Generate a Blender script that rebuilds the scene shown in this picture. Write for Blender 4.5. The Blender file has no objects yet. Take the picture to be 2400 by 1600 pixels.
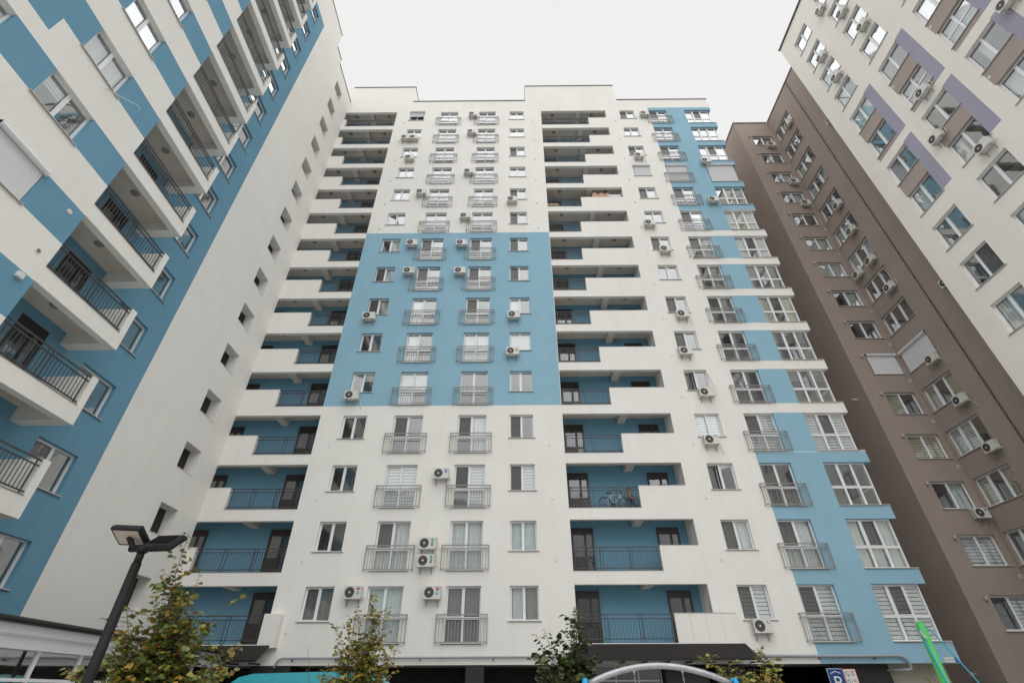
import bpy, math, random
from mathutils import Matrix, Vector
rnd = random.Random(7)
sc = bpy.context.scene
COL = sc.collection
PI = math.pi

# ------------------------------------------------------------------ camera
F_PX, PITCH, ROLL, YAW = 1139.558, 0.62555, -0.0036942, 0.0051463
cp, sp = math.cos(PITCH), math.sin(PITCH)
Rz = Matrix.Rotation(YAW, 3, 'Z')
fw = Rz @ Vector((0, cp, sp)); up = Rz @ Vector((0, -sp, cp)); rt = Rz @ Vector((1, 0, 0))
rt2 = rt * math.cos(ROLL) + up * math.sin(ROLL)
up2 = -rt * math.sin(ROLL) + up * math.cos(ROLL)
cam = bpy.data.cameras.new('camera'); co = bpy.data.objects.new('camera', cam); COL.objects.link(co)
M = Matrix((rt2, up2, -fw)).transposed().to_4x4(); M.translation = Vector((0, 0, 1.6))
co.matrix_world = M
cam.sensor_width = 36; cam.lens = F_PX / 2400 * 36; cam.clip_start = 0.1; cam.clip_end = 3000
sc.camera = co

# ------------------------------------------------------------------ sky, sun, exposure
SUN_EL, SUN_AZ = 70.0, 0.0          # elevation, degrees to the left of straight behind the camera
w = bpy.data.worlds.new('World'); sc.world = w; w.use_nodes = True
nt = w.node_tree; nt.nodes.clear()
sky = nt.nodes.new('ShaderNodeTexSky'); sky.sky_type = 'NISHITA'; sky.sun_disc = False
sky.sun_elevation = math.radians(SUN_EL); sky.sun_rotation = math.radians(180 + SUN_AZ)
hs = nt.nodes.new('ShaderNodeHueSaturation'); hs.inputs['Saturation'].default_value = 0.06
hs.inputs['Value'].default_value = 1.0
mx = nt.nodes.new('ShaderNodeMix'); mx.data_type = 'RGBA'; mx.blend_type = 'MIX'
mx.inputs[0].default_value = 0.93
mx.inputs[7].default_value = (4.88, 4.88, 4.84, 1)      # even cloud layer
bg = nt.nodes.new('ShaderNodeBackground'); bg.inputs[1].default_value = 0.1
out = nt.nodes.new('ShaderNodeOutputWorld')
nt.links.new(sky.outputs[0], hs.inputs['Color']); nt.links.new(hs.outputs[0], mx.inputs[6])
cn_ = nt.nodes.new('ShaderNodeTexNoise'); cn_.inputs['Scale'].default_value = 1.6; cn_.inputs['Detail'].default_value = 3
tcw = nt.nodes.new('ShaderNodeTexCoord'); nt.links.new(tcw.outputs['Generated'], cn_.inputs['Vector'])
cr_ = nt.nodes.new('ShaderNodeMapRange'); cr_.inputs[1].default_value = .25; cr_.inputs[2].default_value = .75
cr_.inputs[3].default_value = .965; cr_.inputs[4].default_value = 1.03; nt.links.new(cn_.outputs[0], cr_.inputs[0])
mc_ = nt.nodes.new('ShaderNodeMix'); mc_.data_type = 'RGBA'; mc_.blend_type = 'MULTIPLY'; mc_.inputs[0].default_value = 1
nt.links.new(mx.outputs[2], mc_.inputs[6]); nt.links.new(cr_.outputs[0], mc_.inputs[7])
nt.links.new(mc_.outputs[2], bg.inputs[0]); nt.links.new(bg.outputs[0], out.inputs[0])
sl = bpy.data.lights.new('sun', 'SUN'); sl.energy = 1.3; sl.angle = math.radians(105); sl.color = (1, 0.99, 0.97)
so = bpy.data.objects.new('sun', sl); COL.objects.link(so)
a, e = math.radians(SUN_AZ), math.radians(SUN_EL)
sd = Vector((-math.sin(a) * math.cos(e), -math.cos(a) * math.cos(e), math.sin(e)))
so.rotation_euler = sd.to_track_quat('Z', 'Y').to_euler()
sc.view_settings.view_transform = 'Standard'; sc.view_settings.look = 'None'
sc.view_settings.exposure = 0.90; sc.view_settings.gamma = 1; sc.view_settings.use_curve_mapping = False

# ------------------------------------------------------------------ materials
def newmat(name):
    m = bpy.data.materials.new(name); m.use_nodes = True
    return m, m.node_tree, m.node_tree.nodes['Principled BSDF']
def mat(name, c, rough=0.6, var=0.0, scale=3.0, bump=0.0, bscale=60.0, metal=0.0, streak=0.0, spec=0.5, c2=None):
    m, t, b = newmat(name)
    b.inputs['Base Color'].default_value = (*c, 1); b.inputs['Roughness'].default_value = rough
    b.inputs['Metallic'].default_value = metal; b.inputs['Specular IOR Level'].default_value = spec
    if var or streak or bump or c2:
        tc = t.nodes.new('ShaderNodeTexCoord')
    if var or streak or c2:
        n = t.nodes.new('ShaderNodeTexNoise'); n.inputs['Scale'].default_value = scale; n.inputs['Detail'].default_value = 6
        t.links.new(tc.outputs['Object'], n.inputs['Vector'])
        r = t.nodes.new('ShaderNodeMapRange'); r.inputs[1].default_value = 0.3; r.inputs[2].default_value = 0.7
        r.inputs[3].default_value = 0 if c2 else 1 - var; r.inputs[4].default_value = 1 if c2 else 1 + var
        t.links.new(n.outputs[0], r.inputs[0])
        mm = t.nodes.new('ShaderNodeMix'); mm.data_type = 'RGBA'
        if c2:
            mm.inputs[6].default_value = (*c, 1); mm.inputs[7].default_value = (*c2, 1)
            t.links.new(r.outputs[0], mm.inputs[0])
        else:
            mm.blend_type = 'MULTIPLY'; mm.inputs[0].default_value = 1; mm.inputs[6].default_value = (*c, 1)
            t.links.new(r.outputs[0], mm.inputs[7])
        last = mm.outputs[2]
        if streak:                                   # rain streaks and grime running down the render
            mp = t.nodes.new('ShaderNodeMapping'); mp.inputs['Scale'].default_value = (2.2, 2.2, 0.16)
            t.links.new(tc.outputs['Object'], mp.inputs[0])
            n2 = t.nodes.new('ShaderNodeTexNoise'); n2.inputs['Scale'].default_value = 1.6; n2.inputs['Detail'].default_value = 8
            n2.inputs['Roughness'].default_value = 0.65
            t.links.new(mp.outputs[0], n2.inputs['Vector'])
            r2 = t.nodes.new('ShaderNodeMapRange'); r2.inputs[1].default_value = 0.50; r2.inputs[2].default_value = 0.78
            r2.inputs[3].default_value = 0; r2.inputs[4].default_value = streak
            t.links.new(n2.outputs[0], r2.inputs[0])
            m3 = t.nodes.new('ShaderNodeMix'); m3.data_type = 'RGBA'
            m3.inputs[7].default_value = (c[0] * .62, c[1] * .56, c[2] * .48, 1)
            t.links.new(r2.outputs[0], m3.inputs[0]); t.links.new(last, m3.inputs[6]); last = m3.outputs[2]
        t.links.new(last, b.inputs['Base Color'])
    if bump:
        nb = t.nodes.new('ShaderNodeTexNoise'); nb.inputs['Scale'].default_value = bscale; nb.inputs['Detail'].default_value = 4
        t.links.new(tc.outputs['Object'], nb.inputs['Vector'])
        bp = t.nodes.new('ShaderNodeBump'); bp.inputs['Strength'].default_value = bump; bp.inputs['Distance'].default_value = 0.01
        t.links.new(nb.outputs[0], bp.inputs['Height']); t.links.new(bp.outputs[0], b.inputs['Normal'])
    return m
WHITE = mat('white_render', (.84, .823, .782), .9, .022, .5, .3, 45, streak=.14, spec=.2)
CREAM = mat('cream_render', (.84, .80, .745), .9, .022, .5, .3, 45, streak=.14, spec=.2)
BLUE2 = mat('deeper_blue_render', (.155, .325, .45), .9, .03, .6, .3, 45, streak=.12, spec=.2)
BLUE = mat('blue_render', (.285, .48, .60), .9, .03, .6, .3, 45, streak=.12, spec=.2)
BROWN = mat('brown_render', (.345, .288, .257), .9, .05, .5, .35, 45, streak=.15, spec=.2)
LBROWN = mat('taupe_render', (.40, .335, .305), .9, .04, .7, .3, 45, streak=.1, spec=.2)
PURP = mat('lilac_render', (.37, .35, .44), .9, .04, .7, .3, 45, streak=.1, spec=.2)
CEILM = mat('balcony_soffit_render', (.70, .63, .56), .92, .05, 1.5, .3, 40, spec=.2)
PVC = mat('white_pvc', (.80, .81, .82), .35, .02, 4)
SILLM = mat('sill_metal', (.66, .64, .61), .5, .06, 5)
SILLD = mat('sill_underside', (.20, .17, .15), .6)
DKFRAME = mat('dark_brown_frame', (.035, .029, .027), .4, .1, 5)
RAILD = mat('railing_dark_grey', (.06, .06, .066), .5, .15, 8)
RAILL = mat('railing_weathered_grey', (.29, .285, .278), .5, .15, 8)
TRIM = mat('roof_trim_dark', (.09, .065, .06), .5, .1, 3)
ACW = mat('ac_casing', (.66, .655, .62), .45, .06, 3, streak=.3)
ACG = mat('ac_fan_grille', (.13, .115, .105), .5)
ACD = mat('ac_fan_dark', (.035, .03, .028), .6)
ACS = mat('ac_bracket', (.45, .43, .38), .5, .15, 8)
HOSE = mat('hose_white', (.68, .65, .58), .6)
SHUT = mat('roller_shutter_white', (.72, .73, .75), .5, .02, 3)
CURT = mat('curtain_white', (.70, .72, .70), .9, .08, 9)
CURTG = mat('curtain_grey', (.22, .215, .20), .9, .12, 7)
CURTO = mat('curtain_olive', (.30, .30, .22), .9, .3, 18)
CURTP = mat('film_and_reflection_pale_green', (.60, .67, .65), .5, .12, 2)
BLIND = mat('blind_slat', (.74, .76, .76), .8, .04, 4)
BLINDY = mat('blind_slat_yellow', (.62, .58, .42), .8, .06, 4)
ROOM = mat('room_plaster', (.38, .36, .33), .9, .1, 1.2)
DARKROOM = mat('dark_interior', (.025, .024, .024), .8)
GRAN = mat('dark_granite', (.018, .017, .018), .6, .3, 30)
ROOFD = mat('bitumen_shingle', (.019, .015, .016), .9, .15, 3, .8, 25)
GUT = mat('dark_metal', (.018, .017, .018), .5, .1, 5, spec=.3)
PIPEM = mat('grey_pipe_paint', (.33, .34, .38), .45, .08, 4)
BEIGE = mat('beige_render', (.50, .46, .40), .9, .06, 1)
BLACKM = mat('lamp_black', (.010, .010, .011), .6, .15, 10, spec=.25)
DIFFU = mat('lamp_diffuser', (.40, .34, .29), .35)
CLAMP = mat('ceiling_lamp_glass', (.30, .28, .26), .3)
TEAL = mat('teal_paint', (.03, .33, .40), .25, .03, 2)
TYRE = mat('rubber', (.02, .02, .02), .8)
GALV = mat('galvanised_steel', (.38, .39, .41), .38, .12, 12, metal=.6)
CYAN = mat('bright_blue_paint', (.01, .36, .72), .35, .05, 4)
GREEN = mat('bright_green_paint', (.045, .38, .08), .35, .06, 5)
ROPE = mat('blue_rope', (.05, .30, .45), .8)
BARK = mat('young_bark', (.14, .085, .06), .85, .2, 20)
SIGNB = mat('sign_blue', (.01, .05, .22), .4)
SIGNW = mat('sign_white', (.72, .72, .70), .45)
REDP = mat('print_red', (.55, .03, .02), .5)
GREENP = mat('print_green', (.02, .27, .14), .5)
BLUEP = mat('print_blue', (.04, .12, .42), .5)
CYANP = mat('print_light_blue', (.10, .42, .62), .5)
GREYP = mat('print_grey', (.18, .16, .17), .6)
ORANGEC = mat('peach_tarpaulin', (.60, .40, .28), .8, .12, 6)
WOODC = mat('pale_wood', (.55, .38, .26), .8, .15, 10)
TERRA = mat('terracotta', (.28, .10, .05), .8)
ASPH = mat('asphalt', (.055, .055, .056), .9, .2, 2, .5, 80)
PAVE = mat('bounce_paving', (.55, .54, .51), .9, .1, 1.5, .4, 30)  # kept pale so the unseen ground bounces light upward
GRASS = mat('grass_soil', (.06, .09, .03), .95, .3, 4)
FRAMEW = mat('bicycle_white', (.75, .75, .74), .3)
FRAMED = mat('bicycle_dark', (.04, .05, .07), .4)
PEACH = mat('seat_pad', (.42, .22, .17), .7)
def leafm(n, c, c2):
    m = mat(n, c, .55, c2=c2, scale=7); b = m.node_tree.nodes['Principled BSDF']
    b.inputs['Transmission Weight'].default_value = 0
    return m
LG = leafm('leaf_green', (.085, .125, .025), (.125, .15, .035))
LO = leafm('leaf_olive', (.17, .19, .028), (.28, .24, .04))
LY = leafm('leaf_amber', (.34, .20, .03), (.26, .17, .025))
LD = leafm('leaf_dark', (.02, .04, .014), (.045, .06, .02))
def glass(name, lo, hi, tint=(.9, .93, .93), fac_pow=1.0):
    m, t, b = newmat(name); t.nodes.remove(b)
    o = t.nodes['Material Output']
    tr = t.nodes.new('ShaderNodeBsdfTransparent'); tr.inputs[0].default_value = (*tint, 1)
    gl = t.nodes.new('ShaderNodeBsdfGlossy'); gl.inputs['Roughness'].default_value = 0.02
    gl.inputs[0].default_value = (.93, .96, .98, 1)
    tc = t.nodes.new('ShaderNodeTexCoord'); no = t.nodes.new('ShaderNodeTexNoise'); no.inputs['Scale'].default_value = 1.1
    bp = t.nodes.new('ShaderNodeBump'); bp.inputs['Strength'].default_value = .02; bp.inputs['Distance'].default_value = .1
    t.links.new(tc.outputs['Object'], no.inputs[0]); t.links.new(no.outputs[0], bp.inputs['Height'])
    t.links.new(bp.outputs[0], gl.inputs['Normal'])
    lw = t.nodes.new('ShaderNodeLayerWeight'); lw.inputs[0].default_value = .5
    r = t.nodes.new('ShaderNodeMapRange'); r.inputs[3].default_value = lo; r.inputs[4].default_value = hi
    t.links.new(lw.outputs['Facing'], r.inputs[0])
    mi = t.nodes.new('ShaderNodeMixShader')
    t.links.new(r.outputs[0], mi.inputs[0]); t.links.new(tr.outputs[0], mi.inputs[1]); t.links.new(gl.outputs[0], mi.inputs[2])
    t.links.new(mi.outputs[0], o.inputs['Surface'])
    return m
GLASS = glass('boosted_reflection_glass', .08, .85)  # reflectance pushed above plain glass so sky reflections come out brighter
GLASSD = glass('shop_glass', .05, .9, (.5, .5, .5))
def screenm():
    m, t, b = newmat('insect_screen_mesh')
    b.inputs['Base Color'].default_value = (.11, .105, .10, 1); b.inputs['Roughness'].default_value = .8
    o = t.nodes['Material Output']; tr = t.nodes.new('ShaderNodeBsdfTransparent'); mi = t.nodes.new('ShaderNodeMixShader')
    mi.inputs[0].default_value = .62
    t.links.new(tr.outputs[0], mi.inputs[1]); t.links.new(b.outputs[0], mi.inputs[2]); t.links.new(mi.outputs[0], o.inputs['Surface'])
    return m
SCREEN = screenm()

# ------------------------------------------------------------------ mesh helper
class MB:
    def __init__(s): s.v = []; s.f = []; s.m = []; s.k = 0
    def mat(s, k): s.k = k; return s
    def face(s, pts):
        i = len(s.v); s.v += [tuple(p) for p in pts]; s.f.append(tuple(range(i, i + len(pts)))); s.m.append(s.k); return s
    def box(s, x0, x1, y0, y1, z0, z1, skip=''):
        i = len(s.v)
        s.v += [(x0, y0, z0), (x1, y0, z0), (x1, y1, z0), (x0, y1, z0), (x0, y0, z1), (x1, y0, z1), (x1, y1, z1), (x0, y1, z1)]
        for nme, q in (('b', (0, 3, 2, 1)), ('t', (4, 5, 6, 7)), ('f', (0, 1, 5, 4)), ('k', (2, 3, 7, 6)), ('l', (0, 4, 7, 3)), ('r', (1, 2, 6, 5))):
            if nme not in skip: s.f.append(tuple(i + j for j in q)); s.m.append(s.k)
        return s
    def tube(s, pts, r, n=8, r2=None, caps=True):
        pts = [Vector(p) for p in pts]; rings = []
        for j, p in enumerate(pts):
            d = (pts[min(j + 1, len(pts) - 1)] - pts[max(j - 1, 0)]).normalized()
            a = d.cross(Vector((0, 0, 1)));
            if a.length < .05: a = d.cross(Vector((0, 1, 0)))
            a.normalize(); b = a.cross(d)
            rr = r if r2 is None else r + (r2 - r) * j / (len(pts) - 1)
            i0 = len(s.v)
            for q in range(n):
                t = 2 * PI * q / n; s.v.append(tuple(p + a * math.cos(t) * rr + b * math.sin(t) * rr))
            rings.append(i0)
        for j in range(len(rings) - 1):
            for q in range(n):
                s.f.append((rings[j] + q, rings[j] + (q + 1) % n, rings[j + 1] + (q + 1) % n, rings[j + 1] + q)); s.m.append(s.k)
        if caps:
            s.f.append(tuple(rings[0] + q for q in range(n))[::-1]); s.m.append(s.k)
            s.f.append(tuple(rings[-1] + q for q in range(n))); s.m.append(s.k)
        return s
    def disc(s, c, r, axis='y', n=20, r0=0):
        pts = []
        def P(t, rr):
            if axis == 'y': return (c[0] + math.cos(t) * rr, c[1], c[2] + math.sin(t) * rr)
            if axis == 'z': return (c[0] + math.cos(t) * rr, c[1] + math.sin(t) * rr, c[2])
        if r0 == 0: s.face([P(2 * PI * q / n, r) for q in range(n)])
        else:
            for q in range(n):
                t0, t1 = 2 * PI * q / n, 2 * PI * (q + 1) / n
                s.face([P(t0, r0), P(t0, r), P(t1, r), P(t1, r0)])
        return s
    def mesh(s, name, mats, smooth=False):
        me = bpy.data.meshes.new(name); me.from_pydata(s.v, [], s.f)
        for m in mats: me.materials.append(m)
        me.polygons.foreach_set('material_index', s.m)
        if smooth: me.polygons.foreach_set('use_smooth', [True] * len(s.f))
        me.update(); return me
    def build(s, name, mats, parent=None, loc=(0, 0, 0), rot=0, kind=None, smooth=False):
        return link(name, s.mesh(name, mats if isinstance(mats, (list, tuple)) else [mats], smooth), parent, loc, rot, kind)
def link(name, me, parent=None, loc=(0, 0, 0), rot=0, kind=None):
    o = bpy.data.objects.new(name, me); COL.objects.link(o); o.location = loc; o.rotation_euler = (0, 0, rot)
    if parent: o.parent = parent
    if kind: o['kind'] = kind
    return o
def thing(name, label, cat, loc=(0, 0, 0), rot=0, group=None):
    o = bpy.data.objects.new(name, None); COL.objects.link(o); o.location = loc; o.rotation_euler = (0, 0, rot)
    o.empty_display_size = .3
    return tag(o, label, cat, group)
def tag(o, label, cat, group=None):
    o['label'] = label; o['category'] = cat
    if group: o['group'] = group
    return o
def bevel(o, wdt=.01, seg=2):
    b = o.modifiers.new('bevel', 'BEVEL'); b.width = wdt; b.segments = seg; b.limit_method = 'ANGLE'; return o
def text_mesh(name, s, size, material, parent, loc, rot=(PI / 2, 0, 0), align='CENTER', sx=1.0):
    c = bpy.data.curves.new(name, 'FONT'); c.body = s; c.size = size; c.extrude = 0.004; c.align_x = align; c.align_y = 'CENTER'
    t = bpy.data.objects.new(name, c); COL.objects.link(t)
    dg = bpy.context.evaluated_depsgraph_get(); me = bpy.data.meshes.new_from_object(t.evaluated_get(dg))
    bpy.data.objects.remove(t); me.materials.clear(); me.materials.append(material)
    o = link(name, me, parent, loc); o.rotation_euler = rot; o.scale = (sx, 1, 1); return o

def weld(mb):
    seen = {}; nv = []; mp = []
    for v in mb.v:
        k = tuple(round(c, 4) for c in v)
        if k not in seen: seen[k] = len(nv); nv.append(v)
        mp.append(seen[k])
    mb.v = nv; mb.f = [tuple(mp[i] for i in f) for f in mb.f]; return mb

# facade frames: local x along the wall, local y into the wall, z up
YF, XL, XLN, XW, XA, YB, XC = 25.43, -16.26, -14.5, 25.0, 26.75, 28.2, 23.2
def base(kind):
    return 0 if kind == 'f' else (PI / 2 if kind == 'l' else -PI / 2)
def spot(kind, plane, u0, u1, z):
    if kind == 'f': return (u0, plane, z)
    if kind == 'l': return (plane, u0, z)
    return (plane, u1, z)
def wp(kind, plane, u, wd, z):            # wd: metres into the wall
    if kind == 'f': return (u, plane + wd, z)
    if kind == 'l': return (plane - wd, u, z)
    return (plane + wd, u, z)
def wall(parent, kind, plane, u0, u1, z0, z1, ops, colf, mats, cutu=(), cutz=(), name='wall', topf=None):
    """one wall sheet with reveals; ops = (ua, ub, za, zb, depth)"""
    us = sorted(set([u0, u1] + [x for o in ops for x in o[:2] if u0 < x < u1] + list(cutu)))
    zs = sorted(set([z0, z1] + [x for o in ops for x in o[2:4] if z0 < x < z1] + list(cutz)))
    mb = MB(); nu, nz = len(us) - 1, len(zs) - 1
    cell = {}
    for i in range(nu):
        cu = (us[i] + us[i + 1]) / 2
        near = [o for o in ops if o[0] < cu < o[1]]
        for j in range(nz):
            cz = (zs[j] + zs[j + 1]) / 2; d = 0
            for o in near:
                if o[2] < cz < o[3]: d = o[4]; break
            if topf and cz > topf(cu): d = -1
            cell[i, j] = (d, colf(cu, cz))
    W = lambda u, wd, z: wp(kind, plane, u, wd, z)
    for (i, j), (d, c) in cell.items():
        ua, ub, za, zb = us[i], us[i + 1], zs[j], zs[j + 1]
        if d == 0:
            mb.mat(c).face([W(ua, 0, za), W(ub, 0, za), W(ub, 0, zb), W(ua, 0, zb)])
        elif d > 0:
            for di, dj in ((-1, 0), (1, 0), (0, -1), (0, 1)):
                nb = cell.get((i + di, j + dj))
                if nb and nb[0] == 0:
                    mb.mat(nb[1])
                    if di: x = ua if di < 0 else ub; mb.face([W(x, 0, za), W(x, d, za), W(x, d, zb), W(x, 0, zb)])
                    else: z = za if dj < 0 else zb; mb.face([W(ua, 0, z), W(ub, 0, z), W(ub, d, z), W(ua, d, z)])
    return mb.build(name, mats, parent)

# ------------------------------------------------------------------ windows
cache = {}
def cm(key, fn):
    if key not in cache: cache[key] = fn()
    return cache[key]
RV = .19                                      # depth of the reveal in front of the window
def frame_mesh(wd, h, cols, rows, tr, m=PVC, fr=.065, mul=.055):
    mb = MB(); y0, y1 = RV - .03, RV + .05
    mb.box(0, wd, y0, y1, 0, fr).box(0, wd, y0, y1, h - fr, h).box(0, fr, y0, y1, fr, h - fr).box(wd - fr, wd, y0, y1, fr, h - fr)
    xs = [wd * i / cols for i in range(1, cols)]
    for x in xs: mb.box(x - mul, x + mul, y0 - .004, y1, fr, h - fr)
    if rows > 1:
        e = [fr] + [q for x in xs for q in (x - mul, x + mul)] + [wd - fr]
        for i in range(0, len(e), 2): mb.box(e[i], e[i + 1], y0, y1, tr - .055, tr + .055)
    # thin dark gasket shadow line round the sash
    return mb.mesh('window', [m])
def curtain_mesh(wd, h, mt, amp=.035, n=None):
    n = n or max(8, int(wd / .035)); mb = MB(); ph = rnd.random() * 6
    fx = lambda i: math.sin(i * 1.1 + ph) * amp + math.sin(i * .37 + ph * 2) * amp * .7
    for i in range(n):
        x0, x1 = wd * i / n, wd * (i + 1) / n
        mb.face([(x0, fx(i), 0), (x1, fx(i + 1), 0), (x1, fx(i + 1) * .6, h), (x0, fx(i) * .6, h)])
    return mb.mesh('curtain', [mt])
def blind_mesh(wd, h, mt, pitch=.17, gap=.035):
    mb = MB(); z = h
    while z - pitch > 0:
        mb.box(0, wd, -.004, .004, z - pitch + gap, z); z -= pitch
    mb.box(0, wd, -.004, .004, 0, max(z - gap, .02))
    return mb.mesh('blind', [mt])
def window(parent, kind, plane, u0, u1, z0, z1, spec='nn', cols=2, rows=1, tr=1.02, sill=True, frame=PVC, corner=False, sillx=.1):
    """spec: one letter per column. n bare, s insect screen, c white curtain, g grey curtain, o olive curtain,
    z slatted blind, y yellow blind, w pale film (once as a painted reflection), h half-drawn blind, R roller shutter over all, H half shutter"""
    wd, h = u1 - u0, z1 - z0; rot = base(kind); loc = spot(kind, plane, u0, u1, z0)
    k = ('fr', round(wd, 2), round(h, 2), cols, rows, frame.name)
    wo = link('window', cm(k, lambda: frame_mesh(wd, h, cols, rows, tr, frame)), parent, loc, rot)
    if sill:
        def f():
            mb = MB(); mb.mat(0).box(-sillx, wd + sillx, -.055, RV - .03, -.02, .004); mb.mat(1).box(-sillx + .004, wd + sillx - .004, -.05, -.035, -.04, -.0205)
            return mb.mesh('sill', [SILLM, SILLD])
        link('sill', cm(('si', round(wd, 2), sillx), f), wo)
    fr = .065; zr = [(fr, h - fr)] if rows == 1 else [(fr, tr - .055), (tr + .055, h - fr)]
    cw = wd / cols
    for i in range(cols):
        x0 = cw * i + (fr if i == 0 else .055); x1 = cw * (i + 1) - (fr if i == cols - 1 else .055)
        s = spec[i % len(spec)]
        for (za, zb) in zr:
            pw, ph = x1 - x0, zb - za
            def fp():
                return MB().face([(0, 0, 0), (pw, 0, 0), (pw, 0, ph), (0, 0, ph)]).mesh('pane', [GLASS])
            p = link('pane', cm(('pn', round(pw, 2), round(ph, 2)), fp), wo, (x0, RV + .015, za))
            def fs():
                mb = MB(); t = .028
                mb.box(0, pw, 0, .03, 0, t).box(0, pw, 0, .03, ph - t, ph).box(0, t, 0, .03, t, ph - t).box(pw - t, pw, 0, .03, t, ph - t)
                return mb.mesh('sash', [frame])
            if s == 't' and rows == 1: p.rotation_euler = (0, 0, .32)
            if (rows == 1 and i == 0) or (rows > 1 and i == 0 and za > .5) or (cols == 3 and i == 1 and za > .5):
                link('sash', cm(('sh', round(pw, 2), round(ph, 2), frame.name), fs), wo, (x0 + .002, RV - .045 if s != 't' else RV, za + .002), .32 if s == 't' and rows == 1 else 0)
            if s in 'sSC' and za == zr[-1][0]:
                link('insect_screen', cm(('sc', round(pw, 2), round(ph, 2)),
                     lambda: MB().face([(0, 0, 0), (pw, 0, 0), (pw, 0, ph), (0, 0, ph)]).mesh('insect_screen', [SCREEN])), wo, (x0, RV - .034 if not (rows == 1 and i == 0) else RV - .048, za))
    for i in range(cols):
        s = {'S': 'z', 'C': 'c'}.get(spec[i % len(spec)], spec[i % len(spec)]); x0 = cw * i + .03; pw = cw - .06; v = rnd.randrange(3)
        if s in 'cgow':
            mt = {'c': CURT, 'g': CURTG, 'o': CURTO, 'w': CURTP}[s]
            link('curtain', cm(('cu', round(pw, 2), round(h, 2), s, v), lambda: curtain_mesh(pw, h - .06, mt, .035 if s != 'w' else .012)), wo, (x0, RV + .17, .03))
        elif s in 'zy':
            link('blind', cm(('bl', round(pw, 2), round(h, 2), s), lambda: blind_mesh(pw, h - .08, BLIND if s == 'z' else BLINDY)), wo, (x0, RV + .10, .04))
        elif s == 'h':
            hh = (h - .08) * (.35 + .15 * v)
            link('blind', cm(('bh', round(pw, 2), round(hh, 2)), lambda: blind_mesh(pw, hh, BLIND, .12, .02)), wo, (x0, RV + .10, h - .04 - hh))
        elif s == 'b':
            link('curtain', cm(('cb', round(pw * .55, 2), round(h, 2)), lambda: curtain_mesh(pw * .55, h - .06, CURT)), wo, (x0 + (pw * .45 if v else 0), RV + .17, .03))
    if spec[0] in 'RH':
        hs_ = (h - .16) if spec[0] == 'R' else (h - .16) * .55
        def fsh():
            mb = MB(); z = 0
            while z < hs_ - .01:
                q = min(.045, hs_ - z); mb.face([(0.03, -.004, z), (wd - .03, -.004, z), (wd - .03, .006, z + q * .8), (.03, .006, z + q * .8)])
                mb.face([(.03, .006, z + q * .8), (wd - .03, .006, z + q * .8), (wd - .03, -.004, z + q), (.03, -.004, z + q)]); z += q
            return mb.mesh('shutter_curtain', [SHUT])
        link('shutter_curtain', cm(('sr', round(wd, 2), round(hs_, 2)), fsh), wo, (0, -.02, h - .16 - hs_ + .0))
        def fb():
            mb = MB(); mb.tube([(-.03, -.09, .09), (wd + .03, -.09, .09)], .095, 8); mb.box(-.03, .0, -.17, -.02, .0, .18); mb.box(wd, wd + .03, -.17, -.02, .0, .18)
            return mb.mesh('shutter_box', [SHUT])
        link('shutter_box', cm(('sb', round(wd, 2)), fb), wo, (0, 0, h - .17))
    # the room behind
    xa, xb, ya, yb, za, zb = -.45, wd + (.45 if not corner else -.01), RV + .052, RV + 2.2, -.9 if rows == 1 else 0, h + .25
    def fr2():
        mb = MB(); q = lambda *p: mb.face(p)
        q((xa, yb, za), (xb, yb, za), (xb, yb, zb), (xa, yb, zb)); q((xa, ya, za), (xa, yb, za), (xa, yb, zb), (xa, ya, zb))
        q((xb, ya, za), (xb, yb, za), (xb, yb, zb), (xb, ya, zb)); q((xa, ya, zb), (xb, ya, zb), (xb, yb, zb), (xa, yb, zb))
        q((xa, ya, za), (xb, ya, za), (xb, yb, za), (xa, yb, za)); weld(mb)
        return mb.mesh('room_interior', [ROOM])
    link('room_interior', cm(('rm', round(wd, 2), round(h, 2), rows, corner), fr2), wo)
    return wo

# ------------------------------------------------------------------ railings
def railing(parent, kind, plane, u0, u1, z0, h=1.1, wd=.06, mt=RAILD, single=False, sp=.118, sides=0.0, posts=None, balcony=None, gap=.075):
    """top rail, second rail, bottom rail, paired posts and balusters; wd metres into the wall (negative = proud)"""
    L = u1 - u0; rot = base(kind); loc = spot(kind, plane, u0, u1, z0); mb = MB(); y = wd
    t = .022
    mb.box(0, L, y - t, y + t, h - .045, h); mb.box(0, L, y - t, y + t, h - .20, h - .165); mb.box(0, L, y - t, y + t, gap, gap + .036)
    nseg = max(1, round(L / 1.45)) if posts is None else posts
    ps = [.02 if balcony else .14]
    for i in range(1, nseg): ps += [L * i / nseg - .075, L * i / nseg + .075]
    ps += [L - (.02 if balcony else .14)]
    for x in ps:
        mb.box(x - t * .8, x + t * .8, y - t * .8, y + t * .8, .03 if balcony else 0, h - .036)
    if balcony:
        for x in (.02, L - .02):
            for z in (h - .03, h - .19, gap + .01): mb.box(x - .018, x + .018, y + t, .02, z - .015, z + .015)
    ro = mb.build('railing', [mt], parent, loc, rot)
    xs = []; x = ps[0] + sp
    while x < L - .03:
        if all(abs(x - q) > .045 for q in ps): xs.append(x)
        x += sp
    def one(m_, x): m_.box(x - .010, x + .010, y - .008, y + .008, gap + .03, h - .2)
    if single:
        me = cm(('bal', h, y, gap, mt.name), lambda: (lambda m_: (one(m_, 0), m_.mesh('baluster', [mt]))[1])(MB()))
        for x in xs: link('baluster', me, ro, (x, 0, 0))
    else:
        m_ = MB()
        for x in xs: one(m_, x)
        m_.build('balusters', [mt], ro, kind='stuff')
    return ro

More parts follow.
